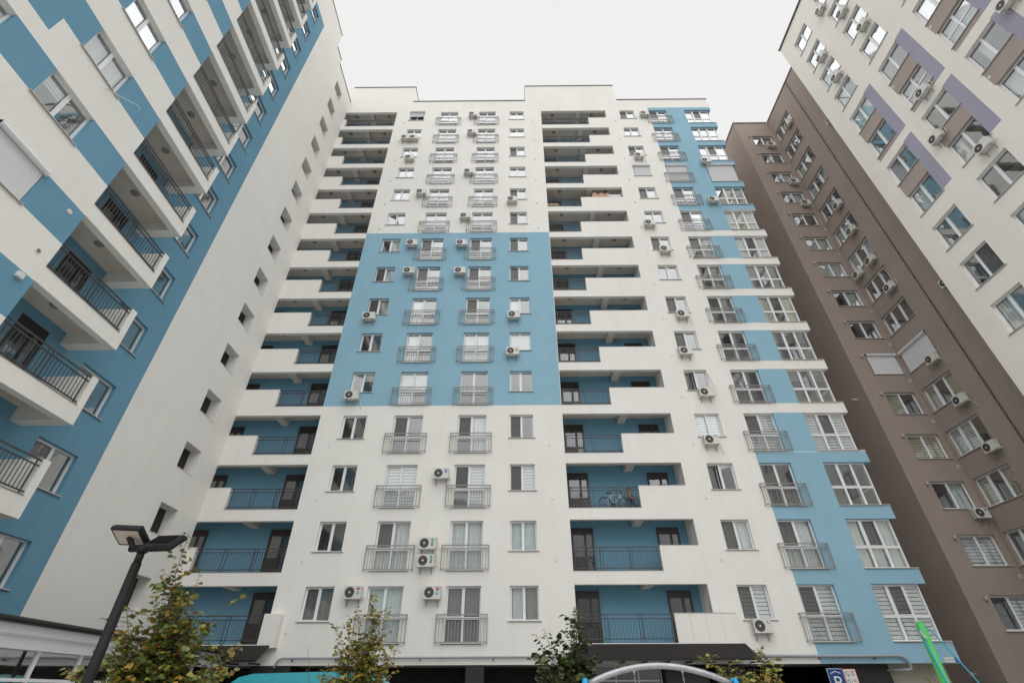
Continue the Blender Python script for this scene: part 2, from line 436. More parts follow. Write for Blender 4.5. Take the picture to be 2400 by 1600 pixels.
# =================================================================== GROUND
MB().face([(-600, -600, 0), (600, -600, 0), (600, 600, 0), (-600, 600, 0)]).build('ground', ASPH)['kind'] = 'structure'
MB().face([(-14, -25, .006), (24, -25, .006), (24, 17.5, .006), (-14, 17.5, .006)]).build('bounce_pavement', PAVE)['kind'] = 'structure'  # out of view; widened to throw light onto lower walls and soffits
MB().box(-13.9, 23.5, 24.6, 25.6, -.1, .13).build('kerb_strip', PAVE)['kind'] = 'structure'

# =================================================================== MIDDLE BUILDING
NF = 15
mid = thing('apartment_building', 'tall white apartment block facing the camera with a big blue panel on its front', 'building', (1.5, YF, 0))
midp = bpy.data.objects  # parts use world coordinates through this offset
def sub(t):           # parts given in world coordinates
    t.matrix_parent_inverse_done = True if False else None
mid.location = (0, 0, 0)
STEP_R = [7.14, 7.12, 6.54, 6.03, 5.71, 5.42, 5.12, 5.10, 5.10, 5.27, 5.56, 5.99, 6.43, 7.10, 7.28]
STEP_L = [-12.2, -15.82, -15.11, -14.60, -14.17, -13.81, -13.70, -13.68, -13.70, -13.86, -14.14, -14.61, -15.08, -15.81, -16.02]
BT = 3.36
C1, C2, C3, C4, C5, C6, C7 = (-9.95, -8.58), (-6.99, -5.30), (-3.28, -1.63), (-.28, 1.08), (10.42, 11.83), (13.27, 15.0), (16.75, 19.07)
XR0, XR1, XL1 = 2.78, 9.06, -11.3
ops = []
for k in range(NF):
    z = 3 * k
    for c in (C1, C4, C5): ops.append((c[0], c[1], 4.27 + z, 5.72 + z, RV + .05))
    for c in (C2, C3, C6): ops.append((c[0], c[1], 3.40 + z, 5.72 + z, RV + .05))
    ops.append((C7[0], 19.36, 3.42 + z, 5.73 + z, 1.5))
    ops.append((XR0, XR1, 4.49 + z, 5.76 + z, .25)); ops.append((XR0, STEP_R[k] if k else XR1, 3.36 + z, 4.49 + z, .25))
    ops.append((XL - .01, XL1, 4.49 + z, 5.76 + z, .25)); ops.append((STEP_L[k] if k else XL - .01, XL1, 3.36 + z, 4.49 + z, .25))
def colmid(u, z):
    if -11.3 < u < 2.75 and 15.34 < z < 30.31: return 1
    if u > 13.25:
        if z < 12.33 or 32.75 < z < 48.2: return 1
        if 15.0 < u < 16.75:
            for j in range(7):
                if 12.36 + 3 * j < z < 14.75 + 3 * j: return 1
    return 0
cz = [12.33, 15.34, 30.31, 32.75, 48.2] + [q + 3 * j for j in range(7) for q in (12.36, 14.75)]
def topmid(u): return 52.55 if (u < -10.0 or 1.31 < u < 10.35) else 49.7
wall(mid, 'f', YF, XL, 19.35, 2.6, 52.55, ops, colmid, [WHITE, BLUE], (-11.3, 2.75, 13.25, 15.0, 16.75, -10.0, 1.31, 10.35), cz + [49.7], topf=topmid)
# side, roof and back of the block
mb = MB()
mb.face([(19.35, 26.93, 2.6), (19.35, 40, 2.6), (19.35, 40, 49.7), (19.35, 26.93, 49.7)])
for k in range(NF + 1):
    za, zb = (2.6 if k == 0 else 5.73 + 3 * (k - 1)), (3.42 + 3 * k if k < NF else 49.7)
    mb.mat(colmid(18, (za + zb) / 2) if za < 48 else 0).face([(19.35, YF, za), (19.35, 26.93, za), (19.35, 26.93, zb), (19.35, YF, zb)])
mb.mat(0).face([(XL, 40, 49.69), (19.35, 40, 49.69), (19.35, YF, 49.69), (XL, YF, 49.69)])
mb.box(1.312, 10.348, YF + .004, YF + 6, 49.7, 52.54, 'f').box(XL - 8, -10.002, YF + .004, YF + 6, 49.7, 52.54, 'f')
mb.face([(XL, 40, 0), (19.35, 40, 0), (19.35, 40, 49.7), (XL, 40, 49.7)])
mb.face([(XL - 6, YF, 49.7), (XL, YF, 49.7), (XL, YF, 52.54), (XL - 6, YF, 52.54)])
mb.build('side_wall', [WHITE, BLUE], mid)
mb = MB()
for a, b, z in ((XL - .1, -9.95, 52.55), (-9.95, 1.27, 49.7), (1.27, 10.39, 52.55), (10.39, 19.4, 49.7)):
    mb.box(a, b, YF - .06, YF + .25, z, z + .07)
mb.box(19.25, 19.41, YF + .25, 40, 49.7, 49.77).box(-10.2, -9.95, YF + .25, YF + 6, 52.55, 52.62)
mb.box(10.2, 10.39, YF + .25, YF + 6, 52.55, 52.62).box(1.27, 1.45, YF + .25, YF + 6, 52.55, 52.62)
mb.build('coping', TRIM, mid)

# windows of the middle block, rows from the bottom
T1 = ['gg', 'nn', 'nn', 'nn', 'th', 'nn', 'so', 'sc', 'nz', 'tn', 'bn', 'nn', 'nn', 'nn', 'HH']
T2 = ['ww', 'Cc', 'zz', 'sn', 'zh', 'cn', 'cn', 'sn', 'sn', 'nn', 'nn', 'nn', 'nn', 'nn', 'hh']
T3 = ['gg', 'cc', 'sz', 'sc', 'nn', 'cc', 'sn', 'sn', 'sn', 'nn', 'bn', 'nn', 'nn', 'nn', 'nn']
T4 = ['co', 'ww', 'sz', 'sn', 'nn', 'zz', 'cn', 'sn', 'sn', 'sn', 'sn', 'nn', 'sn', 'nn', 'nn']  # second entry: pale film stands in for a grey reflection on bare glass
T5 = ['Sz', 'Cc', 'tn', 'zz', 'tn', 'sn', 'sn', 'nn', 'sn', 'nn', 'sn', 'RR', 'sn', 'nn', 'sn']
T6 = ['Sz', 'Cc', 'nn', 'Sz', 'gn', 'nn', 'sn', 'nn', 'sz', 'sz', 'sn', 'RR', 'sn', 'nn', 'sn']
T7 = ['zSz', 'cCc', 'nnn', 'zSz', 'nnn', 'nnn', 'ysy', 'nnn', 'zsz', 'zyz', 'nyn', 'RRR', 'csc', 'nnn', 'csc']
for k in range(NF):
    z = 3 * k
    for c, T in ((C1, T1), (C4, T4), (C5, T5)): window(mid, 'f', YF, c[0], c[1], 4.27 + z, 5.72 + z, T[k])
    for c, T in ((C2, T2), (C3, T3), (C6, T6)):
        window(mid, 'f', YF, c[0], c[1], 3.40 + z, 5.72 + z, T[k], rows=2, tr=1.0)
        railing(mid, 'f', YF, c[0] - .36, c[1] + .36 - .02, 3.42 + z, 1.12, -.13, RAILL, posts=1, sp=.145, balcony=True, gap=.0)
    window(mid, 'f', YF, C7[0], C7[1], 3.42 + z, 5.73 + z, T7[k], cols=3, rows=2, tr=.98, sillx=.0, corner=True)
    # corner return of the big window
    so_ = MB().box(19.07, 19.35, YF - .05, YF + 1.5, 3.40 + z, 3.424 + z).build('sill', SILLM, mid)
    fo = MB().box(19.0, 19.075, YF + .245, YF + .30, 3.43 + z, 5.72 + z).box(19.0, 19.075, YF + 1.42, YF + 1.495, 3.43 + z, 5.72 + z).box(19.0, 19.075, YF + .3, YF + 1.42, 3.43 + z, 3.5 + z).box(19.0, 19.075, YF + .3, YF + 1.42, 5.65 + z, 5.72 + z).box(19.0, 19.075, YF + .3, YF + 1.42, 4.36 + z, 4.46 + z).build('window', PVC, mid)
    MB().face([(19.04, YF + .3, 3.5 + z), (19.04, YF + 1.42, 3.5 + z), (19.04, YF + 1.42, 5.65 + z), (19.04, YF + .3, 5.65 + z)]).build('pane', GLASS, fo)

# recessed balconies (loggias)
def loggia_mesh(x0, x1, beam, lw, rw):
    mb = MB(); y0, y1 = YF + .25, 26.8
    mb.mat(0).face([(x0, y0, 5.76), (x1, y0, 5.76), (x1, y0, 6.13), (x0, y0, 6.13)])             # back of the lintel
    mb.mat(0).face([(x0, y0, 6.13), (x1, y0, 6.13), (x1, y1, 6.13), (x0, y1, 6.13)])             # ceiling
    mb.mat(0).face([(x0, YF, 3.361), (x1, YF, 3.361), (x1, y1, 3.361), (x0, y1, 3.361)])         # floor
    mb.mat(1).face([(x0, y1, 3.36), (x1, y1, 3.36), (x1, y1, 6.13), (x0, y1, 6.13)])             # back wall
    if lw: mb.mat(2).face([(x0, YF + .1, 3.36), (x0, y1, 3.36), (x0, y1, 6.13), (x0, YF + .25, 6.13)])
    if rw: mb.mat(2).face([(x1, YF + .1, 3.36), (x1, y1, 3.36), (x1, y1, 6.13), (x1, YF + .25, 6.13)])
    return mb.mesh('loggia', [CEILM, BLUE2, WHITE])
beamm = {'R': MB().box(6.2, 6.64, YF + .252, 26.798, 5.762, 6.128, 't').mesh('ceiling_beam', [CEILM]),
         'L': MB().box(-14.12, -13.68, YF + .252, 26.798, 5.762, 6.128, 't').mesh('ceiling_beam', [CEILM])}
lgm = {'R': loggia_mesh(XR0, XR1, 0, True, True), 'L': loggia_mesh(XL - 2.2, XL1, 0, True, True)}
def door_mesh(wd=1.15, h=2.3):
    mb = MB(); f = .09
    mb.box(0, wd, 0, .08, h - .32, h).box(0, f, 0, .08, 0, h - .32).box(wd - f, wd, 0, .08, 0, h - .32).box(wd * .62 - .06, wd * .62 + .06, 0, .08, 0, h - .32).box(f, wd - f, .01, .07, 0, .12).box(f, wd - f, .01, .07, .78, .90)
    mb.box(f, wd * .62 - .06, .03, .06, .12, .78)
    return mb.mesh('door', [DKFRAME])
DM = door_mesh()
DP = [MB().face([(.09, .05, .12), (1.06, .05, .12), (1.06, .05, 1.98), (.09, .05, 1.98)]).mesh('pane', [GLASSD])]
DPB = MB().face([(.09, .05, .12), (1.06, .05, .12), (1.06, .05, 1.98), (.09, .05, 1.98)]).mesh('pane', [GLASS])
DB = MB().face([(0, .3, 0), (1.15, .3, 0), (1.15, .3, 2.3), (0, .3, 2.3)]).mesh('dark_room', [DARKROOM])
HN = MB().tube([(.62, -.06, 1.0), (.66, -.06, 1.05), (.66, -.06, 1.1), (.62, -.06, 1.15)], .012, 6).mesh('handle', [GUT])
DBK = MB().box(-.03, 1.18, -.012, -.002, 0, 2.33).mesh('door_recess', [DARKROOM])
LAMP = MB().tube([(0, 0, -.05), (0, 0, 0)], .13, 14, .17).mesh('ceiling_lamp', [CLAMP], True)
def door(parent, x, y, z, rot=0, bright=False):
    d = link('door', DM, parent, (x, y, z), rot)
    link('pane', DPB if bright else DP[0], d); link('handle', HN, d); link('dark_room', MB().box(0, 1.15, .085, .1, 0, 2.3).mesh('dark_room', [DARKROOM]) if 'dr' not in cache else cache['dr'], d)
    return d
cache['dr'] = MB().box(0, 1.15, .085, .1, 0, 2.3).mesh('dark_room', [DARKROOM])
SLAB = {}
for k in range(NF):
    z = 3 * k
    for s in 'RL':
        lo = link('loggia', lgm[s], mid, (0, 0, z)); link('ceiling_beam', beamm[s], mid, (0, 0, z))
        for x in ((3.95, 7.86) if s == 'R' else (-15.5, -12.3)): link('ceiling_lamp', LAMP, mid, (x, 26.1, 6.13 + z))
        for x in ((2.95, 7.46) if s == 'R' else (-12.95, -17.47)): door(mid, x, 26.7, 3.37 + z, bright=k in (1, 2, 3, 4))
    if k:
        railing(mid, 'f', YF, XR0 + .01, STEP_R[k] - .01, 3.38 + z, 1.07, .06)
        railing(mid, 'f', YF, max(STEP_L[k], XL) + .01, XL1 - .01, 3.38 + z, 1.07, .06)
        for a, b, nm in ((STEP_R[k], XR1, 0), (XL, STEP_L[k], 1)):
            if b - a > .05:
                MB().box(a + .002, b - .002, YF + .004, YF + .22, 3.37 + z, 4.488 + z, 'f').build('parapet', WHITE, mid)
                MB().box(a - .02, b, YF - .012, YF + .24, 4.49 + z, 4.505 + z).build('parapet_cap', SILLM, mid)
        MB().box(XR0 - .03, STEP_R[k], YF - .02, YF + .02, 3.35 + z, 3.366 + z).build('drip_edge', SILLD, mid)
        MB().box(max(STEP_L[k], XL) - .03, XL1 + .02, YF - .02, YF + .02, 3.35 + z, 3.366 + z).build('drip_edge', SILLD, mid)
# first-floor balconies stand proud of the wall
YP = YF - .4
MB().box(2.52, 9.95, YP, YF - .002, 3.24, 3.36).build('balcony_slab', WHITE, mid)
for i in range(4):
    a = 7.14 + (9.9 - 7.14) * i / 4 - .0; MB().box(a + .004, a + .686, YP, YP + .10, 3.362, 4.5).build('parapet_panel', WHITE, mid)
MB().box(9.86, 9.93, YP + .10, YF - .002, 3.362, 4.5).build('parapet', WHITE, mid)
MB().box(7.12, 9.95, YP - .02, YP + .12, 4.501, 4.515).build('parapet_cap', SILLM, mid)
railing(mid, 'f', YP, 2.53, 7.13, 3.37, 1.12, .04, gap=.13)
MB().box(-16.2, -10.62, YP, YF - .002, 3.24, 3.36).build('balcony_slab', WHITE, mid)
bevel(MB().box(-11.4, -10.64, YP, YF - .002, 3.362, 4.55).build('parapet', WHITE, mid), .01)
railing(mid, 'f', YP, -16.1, -11.41, 3.37, 1.12, .04, gap=.13)
# vent plates
VM = MB().mat(0).box(-.075, .075, -.012, 0, -.075, .075).mat(1).box(-.045, .045, -.016, -.0125, -.045, .045).mesh('vent', [SIGNW, GREYP])
VM2 = MB().mat(0).box(-.06, .06, -.008, 0, -.06, .06).mesh('vent', [SILLM])
for k in range(NF):
    for x in (-10.41, 1.95, 9.84 + .012 * (14 - k)):
        if x > 9 and k == 0: continue
        link('vent', VM if (x < 9 and 4 <= k <= 8) or k > 8 else VM2, mid, (x, YF, 3.78 + 3 * k))
# ground floor recess
mb = MB()
mb.mat(0).face([(XL, YF, 2.6), (19.35, YF, 2.6), (19.35, 29, 2.6), (XL, 29, 2.6)])
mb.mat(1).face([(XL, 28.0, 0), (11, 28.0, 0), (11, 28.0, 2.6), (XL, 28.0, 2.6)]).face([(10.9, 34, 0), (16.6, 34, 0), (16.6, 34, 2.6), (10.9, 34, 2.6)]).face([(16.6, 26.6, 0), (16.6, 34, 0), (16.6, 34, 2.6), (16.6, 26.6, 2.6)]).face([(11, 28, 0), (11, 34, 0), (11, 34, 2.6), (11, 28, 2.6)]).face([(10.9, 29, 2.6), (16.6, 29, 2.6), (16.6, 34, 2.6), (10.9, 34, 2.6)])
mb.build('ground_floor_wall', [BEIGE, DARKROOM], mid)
MB().box(16.62, 19.33, 26.5, 26.7, 0, 2.598).build('ground_floor_wall', BEIGE, mid)
for a, b in ((-11.6, -10.85), (-10.83, -9.86), (8.62, 9.88), (6.45, 7.2), (2.2, 2.75), (-2.2, -1.4)):
    MB().box(a, b, 25.45, 26.6, 0, 2.595).build('granite_column', GRAN, mid)
MB().box(13.9, 16.4, 25.9, 26.1, 0, 2.595).build('granite_column', GRAN, mid)
# shop front under the awning
sf = MB()
for x in (2.8, 3.36, 4.35, 5.35, 6.34): sf.box(x, x + .06, 25.98, 26.05, 0, 2.6)
for z in (.4, 2.0, 2.54): sf.box(2.8, 6.4, 25.975, 26.045, z, z + .05)
sfo = sf.build('shop_window', SILLM, mid)
for a in (3.42, 4.41, 5.41):
    MB().face([(a, 26.02, .45), (a + .93, 26.02, .45), (a + .93, 26.02, 2.54), (a, 26.02, 2.54)]).build('pane', GLASSD, sfo)
MB().box(7.3, 8.5, 26.05, 26.1, 0, 2.5).build('shop_door', DKFRAME, mid)
MB().box(2.8, 8.6, 27.2, 27.25, 0, 2.6).build('dark_room', DARKROOM, mid)
# awnings
def awning(x0, x1, hip):
    yb, yf_, zt, zf = YF - .003, YP - .65, 3.33, 2.76
    o = MB()
    o.face([(x0, YP - .01, zt), (x1 - (.0), YP - .01, zt), (x1 + hip, yf_, zf), (x0 - .02, yf_, zf)]).face([(x0, YP - .01, zt - .05), (x0 - .02, yf_, zf - .05), (x1 + hip, yf_, zf - .05), (x1, YP - .01, zt - .05)])
    o.face([(x0, YP - .01, zt), (x0 - .02, yf_, zf), (x0 - .02, yf_, zf - .05), (x0, YP - .01, zt - .05)]).face([(x1, YP - .01, zt), (x1 + hip, yf_, zf), (x1 + hip, yf_, zf - .05), (x1, YP - .01, zt - .05)])
    o = o.build('awning_roof', ROOFD, mid)
    MB().box(x0 - .02, x1 + hip, yf_ - .06, yf_ - .002, zf - .07, zf + .012).build('gutter', GUT, mid)
    mb = MB(); x = x0 + .1
    while x < x1 + hip:
        mb.box(x, x + .06, yf_, YF - .02, zf - .14, zf - .08); mb.tube([(x + .03, yf_ + .05, zf - .1), (x + .03, YF - .05, 3.2)], .02, 5); x += .95
    mb.build('bracket', GUT, mid)
    mb = MB()
awning(2.5, 10.02, .25); awning(-16.1, -10.82, -.15)

# gas pipe along the first floor
gp = thing('gas_pipe', 'long grey gas pipe running low along the front of the middle block', 'pipe', (0, 0, 0))
yp = YF - .14
def arc(a, b, c, n=5):
    a, b, c = Vector(a), Vector(b), Vector(c)
    return [a * (1 - t) ** 2 + b * 2 * t * (1 - t) + c * t * t for t in [i / n for i in range(n + 1)]]
MB().tube(arc((-10.5, yp, 2.5), (-10.5, yp, 2.86), (-10.15, yp, 2.86)) + [(2.4, yp, 2.87)], .045, 10).build('pipe', PIPEM, gp, smooth=True)
MB().tube([(10.1, yp, 2.87), (16.55, yp, 2.87)] + arc((16.6, yp, 2.87), (16.98, yp, 2.87), (17.02, yp, 2.5))[0:] + arc((17.02, yp, 2.5), (17.02, yp, 2.36), (16.9, yp + .1, 2.36))[1:] + [(15.9, 26.4, 2.36)], .06, 10).build('pipe', PIPEM, gp, smooth=True)
for x in (-9.8, -7.9, -4.2, -1.0, 1.6, 10.9, 13.2, 15.6):
    MB().box(x - .02, x + .02, yp, YF - .002, 2.76, 2.79).box(x - .02, x + .02, yp - .02, yp + .02, 2.77, 2.83).build('bracket', GUT, gp)

# signs
ps_ = thing('parking_sign', 'blue sign with a white P under a small roof mark beneath the middle block', 'sign', (13.54, 25.05, 2.0))
bevel(MB().box(-.33, .33, 0, .03, -.62, .41).build('board', SIGNW, ps_), .01)
MB().box(-.315, .315, -.004, -.001, -.6, .395).build('blue_panel', SIGNB, ps_)
text_mesh('letter', 'P', .62, SIGNW, ps_, (.0, -.006, -.10), sx=1.1)
MB().face([(-.21, -.008, .22), (0, -.008, .30), (.21, -.008, .22), (.21, -.008, .25), (0, -.008, .33), (-.21, -.008, .25)]).build('roof_mark', SIGNW, ps_)
MB().box(-.2, -.17, .005, .025, .41, .595).box(.17, .2, .005, .025, .41, .595).build('hanger', GUT, ps_)
ws = thing('warning_sign', 'white board with red border and round prohibition marks beside the blue parking sign', 'sign', (14.15, 25.05, 2.0))
MB().mat(0).box(-.27, .27, 0, .025, -.62, .40).mat(1).box(-.25, .25, -.004, -.001, -.6, .38).build('board', [REDP, SIGNW], ws)
mb = MB()
for cz_ in (.22, -.05): 
    mb.disc((-.12, -.007, cz_), .10, 'y', 20, .083)
    mb.face([(-.19, -.008, cz_ + .06), (-.17, -.008, cz_ + .08), (-.05, -.008, cz_ - .06), (-.07, -.008, cz_ - .08)])
mb.build('prohibition_mark', GREYP, ws)
mb = MB()
for z_, w_ in ((.30, .18), (.25, .10), (.20, .16), (.15, .10), (.0, .12), (-.05, .12)): mb.box(.11 - w_ / 2, .11 + w_ / 2, -.007, -.005, z_, z_ + .022)
mb.build('printed_lines', REDP, ws)
MB().box(-.15, -.12, .005, .02, .40, .595).box(.12, .15, .005, .02, .40, .595).build('hanger', GUT, ws)
ap = thing('address_plate', 'small white and dark blue address plate on the lower right corner of the middle block', 'sign', (18.96, YF - .004, 2.72))
MB().box(-.29, .14, -.012, 0, -.09, .09).build('plate', SIGNW, ap)
MB().box(.143, .29, -.012, 0, -.09, .09).build('number_plate', BLUEP, ap)
MB().box(-.25, .10, -.015, -.0125, -.012, .008).build('printed_line', GREYP, ap)

# =================================================================== LEFT BUILDING
lef = thing('apartment_building', 'blue and white checkered apartment block on the left with stacked balconies', 'building')
lo_ = []
for k in range(NF):
    lo_.append((15.25, 17.1, 4.33 + 3 * k, 5.78 + 3 * k, RV + .05)); lo_.append((22.33, 23.7, 4.5 + 3 * k, 5.79 + 3 * k, .58))
    lo_.append((12.38, 13.53, 3.37 + 3 * k, 5.87 + 3 * k, .1))
def toplef(u): return 52.62 if u < 20.53 else (50.42 if u < 21.75 else 49.72)
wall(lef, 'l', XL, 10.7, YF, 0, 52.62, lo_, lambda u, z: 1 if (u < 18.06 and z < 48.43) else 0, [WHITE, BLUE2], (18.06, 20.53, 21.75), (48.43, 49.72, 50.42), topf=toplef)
mb = MB()
for a, b, z in ((10.7, 20.53, 52.62), (20.53, 21.75, 50.42), (21.75, YF, 49.72)): mb.box(XL - .3, XL + .05, a, b, z, z + .06)
mb.build('coping', TRIM, lef)
mb = MB().box(XL - 12, XL - .01, 10.7, 20.53, 49, 52.6, 'b').box(XL - 12, XL - .012, 20.53, 40, 49, 49.7, 'b'); mb.build('roof', CEILM, lef)
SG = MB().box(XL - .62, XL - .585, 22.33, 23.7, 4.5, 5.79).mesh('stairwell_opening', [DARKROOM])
SGL = MB().face([(XL - .45, 22.33, 4.5), (XL - .45, 23.7, 4.5), (XL - .45, 23.7, 5.79), (XL - .45, 22.33, 5.79)]).mesh('pane', [GLASSD])
SLD = MB().box(XL - .1, XL + .02, 22.28, 23.75, 4.48, 4.502).mesh('sill', [SILLM])
lsp = ['nn', 'nn', 'cn', 'nn', 'nn', 'gn', 'nn', 'nn', 'cn', 'nn', 'nn', 'nn', 'nn', 'nn', 'nn']
for k in range(NF):
    z = 3 * k
    g = link('stairwell_opening', SG, lef, (0, 0, z)); link('sill', SLD, lef, (0, 0, z))
    window(lef, 'l', XL, 15.25, 17.1, 4.33 + z, 5.78 + z, lsp[k])
    d = door(lef, XL - .02, 12.38, 3.37 + z, PI / 2)
    d.scale = (1, 1, 1.085)
# balconies of the left block
slabm = MB()
slabm.box(XL + .002, XLN, 10.75, 14.44, 6.25, 6.36).box(XLN - .3, XLN, 10.752, 14.44, 5.76, 6.248).box(XL + .002, XLN - .302, 14.04, 14.44, 5.76, 6.248)
slm = slabm.mesh('balcony_slab', [WHITE])
slabc = MB().face([(XL + .003, 10.75, 6.247), (XLN - .303, 10.75, 6.247), (XLN - .303, 14.04, 6.247), (XL + .003, 14.04, 6.247)]).mesh('balcony_ceiling', [CEILM])
parm = MB().box(XL + .002, XLN, 14.2, 14.44, 3.362, 4.5).mesh('parapet', [WHITE]); 
parf = MB().box(XLN - .16, XLN, 13.99, 14.198, 3.362, 4.5).mesh('parapet', [WHITE])
drm = MB().box(XLN - .03, XLN + .02, 10.75, 14.18, 3.362, 3.376).mesh('drip_edge', [SILLD])
for k in range(-1, NF):
    z = 3 * k
    s_ = link('balcony_slab', slm, lef, (0, 0, z)); link('balcony_ceiling', slabc, lef, (0, 0, z))
    if k >= 0:
        link('parapet', parm, lef, (0, 0, z)); link('drip_edge', drm, lef, (0, 0, z))
        link('ceiling_lamp', LAMP, lef, (-15.5, 12.5, 6.247 + z))
        railing(lef, 'l', XLN, 10.78, 14.17, 3.38 + z, 1.07, .05, single=k < 7, posts=2, sp=.135)
# projecting near half of the left block
no_ = []
cols_n = [(7.38, 9.07), (4.17, 5.86), (.96, 2.65)]
for k in range(NF):
    for c in cols_n: no_.append((c[0], c[1], 4.32 + 3 * k, 5.74 + 3 * k, RV + .05))
def coln(u, z):
    if u < 6.53 and 18.45 < z < 20.74: return 1
    if u < 6.53 and 33.45 < z < 35.74: return 1
    f = (z - 4.32) % 3
    return 1 if (f < 1.42 and 4.2 < z < 48) else 0
cn = [q + 3 * k for k in range(NF) for q in (4.32, 5.74)] + [18.45, 33.45]
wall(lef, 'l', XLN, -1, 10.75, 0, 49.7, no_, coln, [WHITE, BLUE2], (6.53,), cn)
MB().box(XLN - 14, XLN - .002, -1, 10.75, 0, 49.7, 'rb').build('side_wall', [WHITE], lef)
for k in range(NF):
    for ci, c in enumerate(cols_n):
        if c[0] < 3 and k > 9: continue
        sp_ = {(0, 3): 'RR', (0, 4): 'hn', (0, 5): 'cc', (0, 6): 'cc', (1, 4): 'cn'}.get((ci, k), rnd.choice(['nn', 'cn', 'cc', 'sn', 'hn']))
        window(lef, 'l', XLN, c[0], c[1], 4.32 + 3 * k, 5.74 + 3 * k, sp_)
# small fittings on the checkered wall
bevel(MB().box(-.1, .1, -.12, 0, -.09, .1).build('vent_hood', [SIGNW], lef, (XLN, 10.29, 11.54), PI / 2), .015)
MB().mat(0).tube([(0, -.02, 0), (0, .0, 0)], .085, 16).mat(1).disc((0, -.022, 0), .062).build('vent_cap', [CEILM, GREYP], lef, (XLN, 10.3, 12.57), PI / 2)
MB().mat(0).tube([(0, -.02, 0), (0, .0, 0)], .085, 16).mat(1).disc((0, -.022, 0), .062).build('vent_cap', [SIGNW, CEILM], lef, (XLN, 10.29, 14.38), PI / 2)
MB().tube([(0, .0, 0), (.3, -.25, .08), (.75, -.6, .22), (.83, -.64, .2), (.86, -.64, .08)], .014, 6).build('drain_pipe', [HOSE], lef, (XLN, 8.65, 19.07), PI / 2, smooth=True)

# =================================================================== RIGHT: CREAM BUILDING
cre = thing('apartment_building', 'cream apartment block at the far right with lilac and taupe patches between windows', 'building')
co_ = []
ccols = [(17.95, 19.8), (14.45, 16.35), (10.92, 12.80), (7.42, 9.3), (3.9, 5.8), (.4, 2.3)]
for k in range(2, 17):
    for c in ccols: co_.append((c[0], c[1], 3 * k - 1.83, 3 * k, RV + .05))
def colc(u, z):
    for c in ccols:
        if c[0] - .75 < u < c[0] and (25.25 < z < 30.1 or 30.75 < z < 36.1): return 1
        if c[0] <= u < c[1] + .05 and (27.0 < z < 28.17 or 33.0 < z < 34.17 or 30.75 < z < 31.17): return 2
    return 0
wall(cre, 'r', XW, -1.5, 21.1, 0, 50.1, co_, colc, [CREAM, PURP, LBROWN], [q for c in ccols for q in (c[0] - .75, c[1] + .05)], [25.25, 30.1, 30.75, 36.1])
MB().box(XW + .002, XW + 14, -1.5, 21.1, 0, 50.1, 'bl').build('side_wall', CREAM, cre)
MB().box(XW - .09, XW + .2, -1.5, 21.16, 50.1, 50.2).box(XW - .13, XW - .09, -1.5, 21.16, 50.05, 50.16).build('coping', TRIM, cre)
for ci, c in enumerate(ccols):
    for k in range(2, 17):
        if ci > 3 and k > 11: continue
        tall = (k in (9, 10, 11, 12))
        sp_ = rnd.choice(['nn', 'cn', 'nn', 'gn', 'wn', 'ns', 'bn', 'nc', 'ww'])
        window(cre, 'r', XW, c[0], c[1], 3 * k - 1.83, 3 * k, sp_, rows=2 if (ci, k) in ((1, 11), (2, 11)) else 1, tr=.9)
for i, (y, z) in enumerate(((17.59, 48.1), (12.73, 33.72), (12.74, 30.7), (12.73, 27.66), (16.27, 33.72), (16.27, 27.66))):
    MB().mat(0).tube([(0, -.015, 0), (0, 0, 0)], .085, 14).mat(1).disc((0, -.017, 0), .055).build('vent', [SIGNW, CEILM], cre, (XW, y, z), -PI / 2)

# =================================================================== RIGHT: BROWN BUILDING
bro = thing('apartment_building', 'brown stepped apartment block behind the cream one on the right', 'building')
ao = []; bo = []
for k in range(15):
    z = 5.62 + 3 * k
    ao.append((25.45, 28.0, z - 1.62, z + .03, RV + .05)); ao.append((21.35, 22.5, z - 1.62, z, RV + .05))
    bo.append((24.42, 26.42, z - 1.6, z, RV + .05))
wall(bro, 'r', XA, 17, YB, 0, 50.0, ao, lambda u, z: 0, [BROWN])
wall(bro, 'f', YB, XC, XA, 0, 50.0, bo, lambda u, z: 0, [BROWN])
MB().face([(XC, YB, 0), (XC, 46, 0), (XC, 46, 50), (XC, YB, 50)]).face([(XC, YB, 49.99), (XC + 20, YB, 49.99), (XC + 20, 46, 49.99), (XC, 46, 49.99)]).face([(XC, 46, 0), (XC + 20, 46, 0), (XC + 20, 46, 50), (XC, 46, 50)]).face([(XA, 17, 49.98), (XA + 14, 17, 49.98), (XA + 14, YB, 49.98), (XA, YB, 49.98)]).build('side_wall', BROWN, bro)
MB().box(XC - .07, XA - .07, YB - .07, YB + .2, 50.0, 50.1).box(XA - .07, XA + .2, 17, YB - .07, 50.0, 50.1).box(XC - .07, XC + .2, YB + .2, 46, 50.0, 50.1).build('coping', TRIM, bro)
sa = ['zzz', 'nwn', 'yny', 'zzn', 'yny', 'RRR', 'nnn', 'nnn', 'znz', 'wwn', 'nwn', 'wnw', 'wnn', 'nnn', 'nnn']
sb = ['nz', 'zz', 'nw', 'yy', 'yn', 'RR', 'nn', 'nw', 'zz', 'ww', 'nn', 'nw', 'nw', 'nn', 'nn']
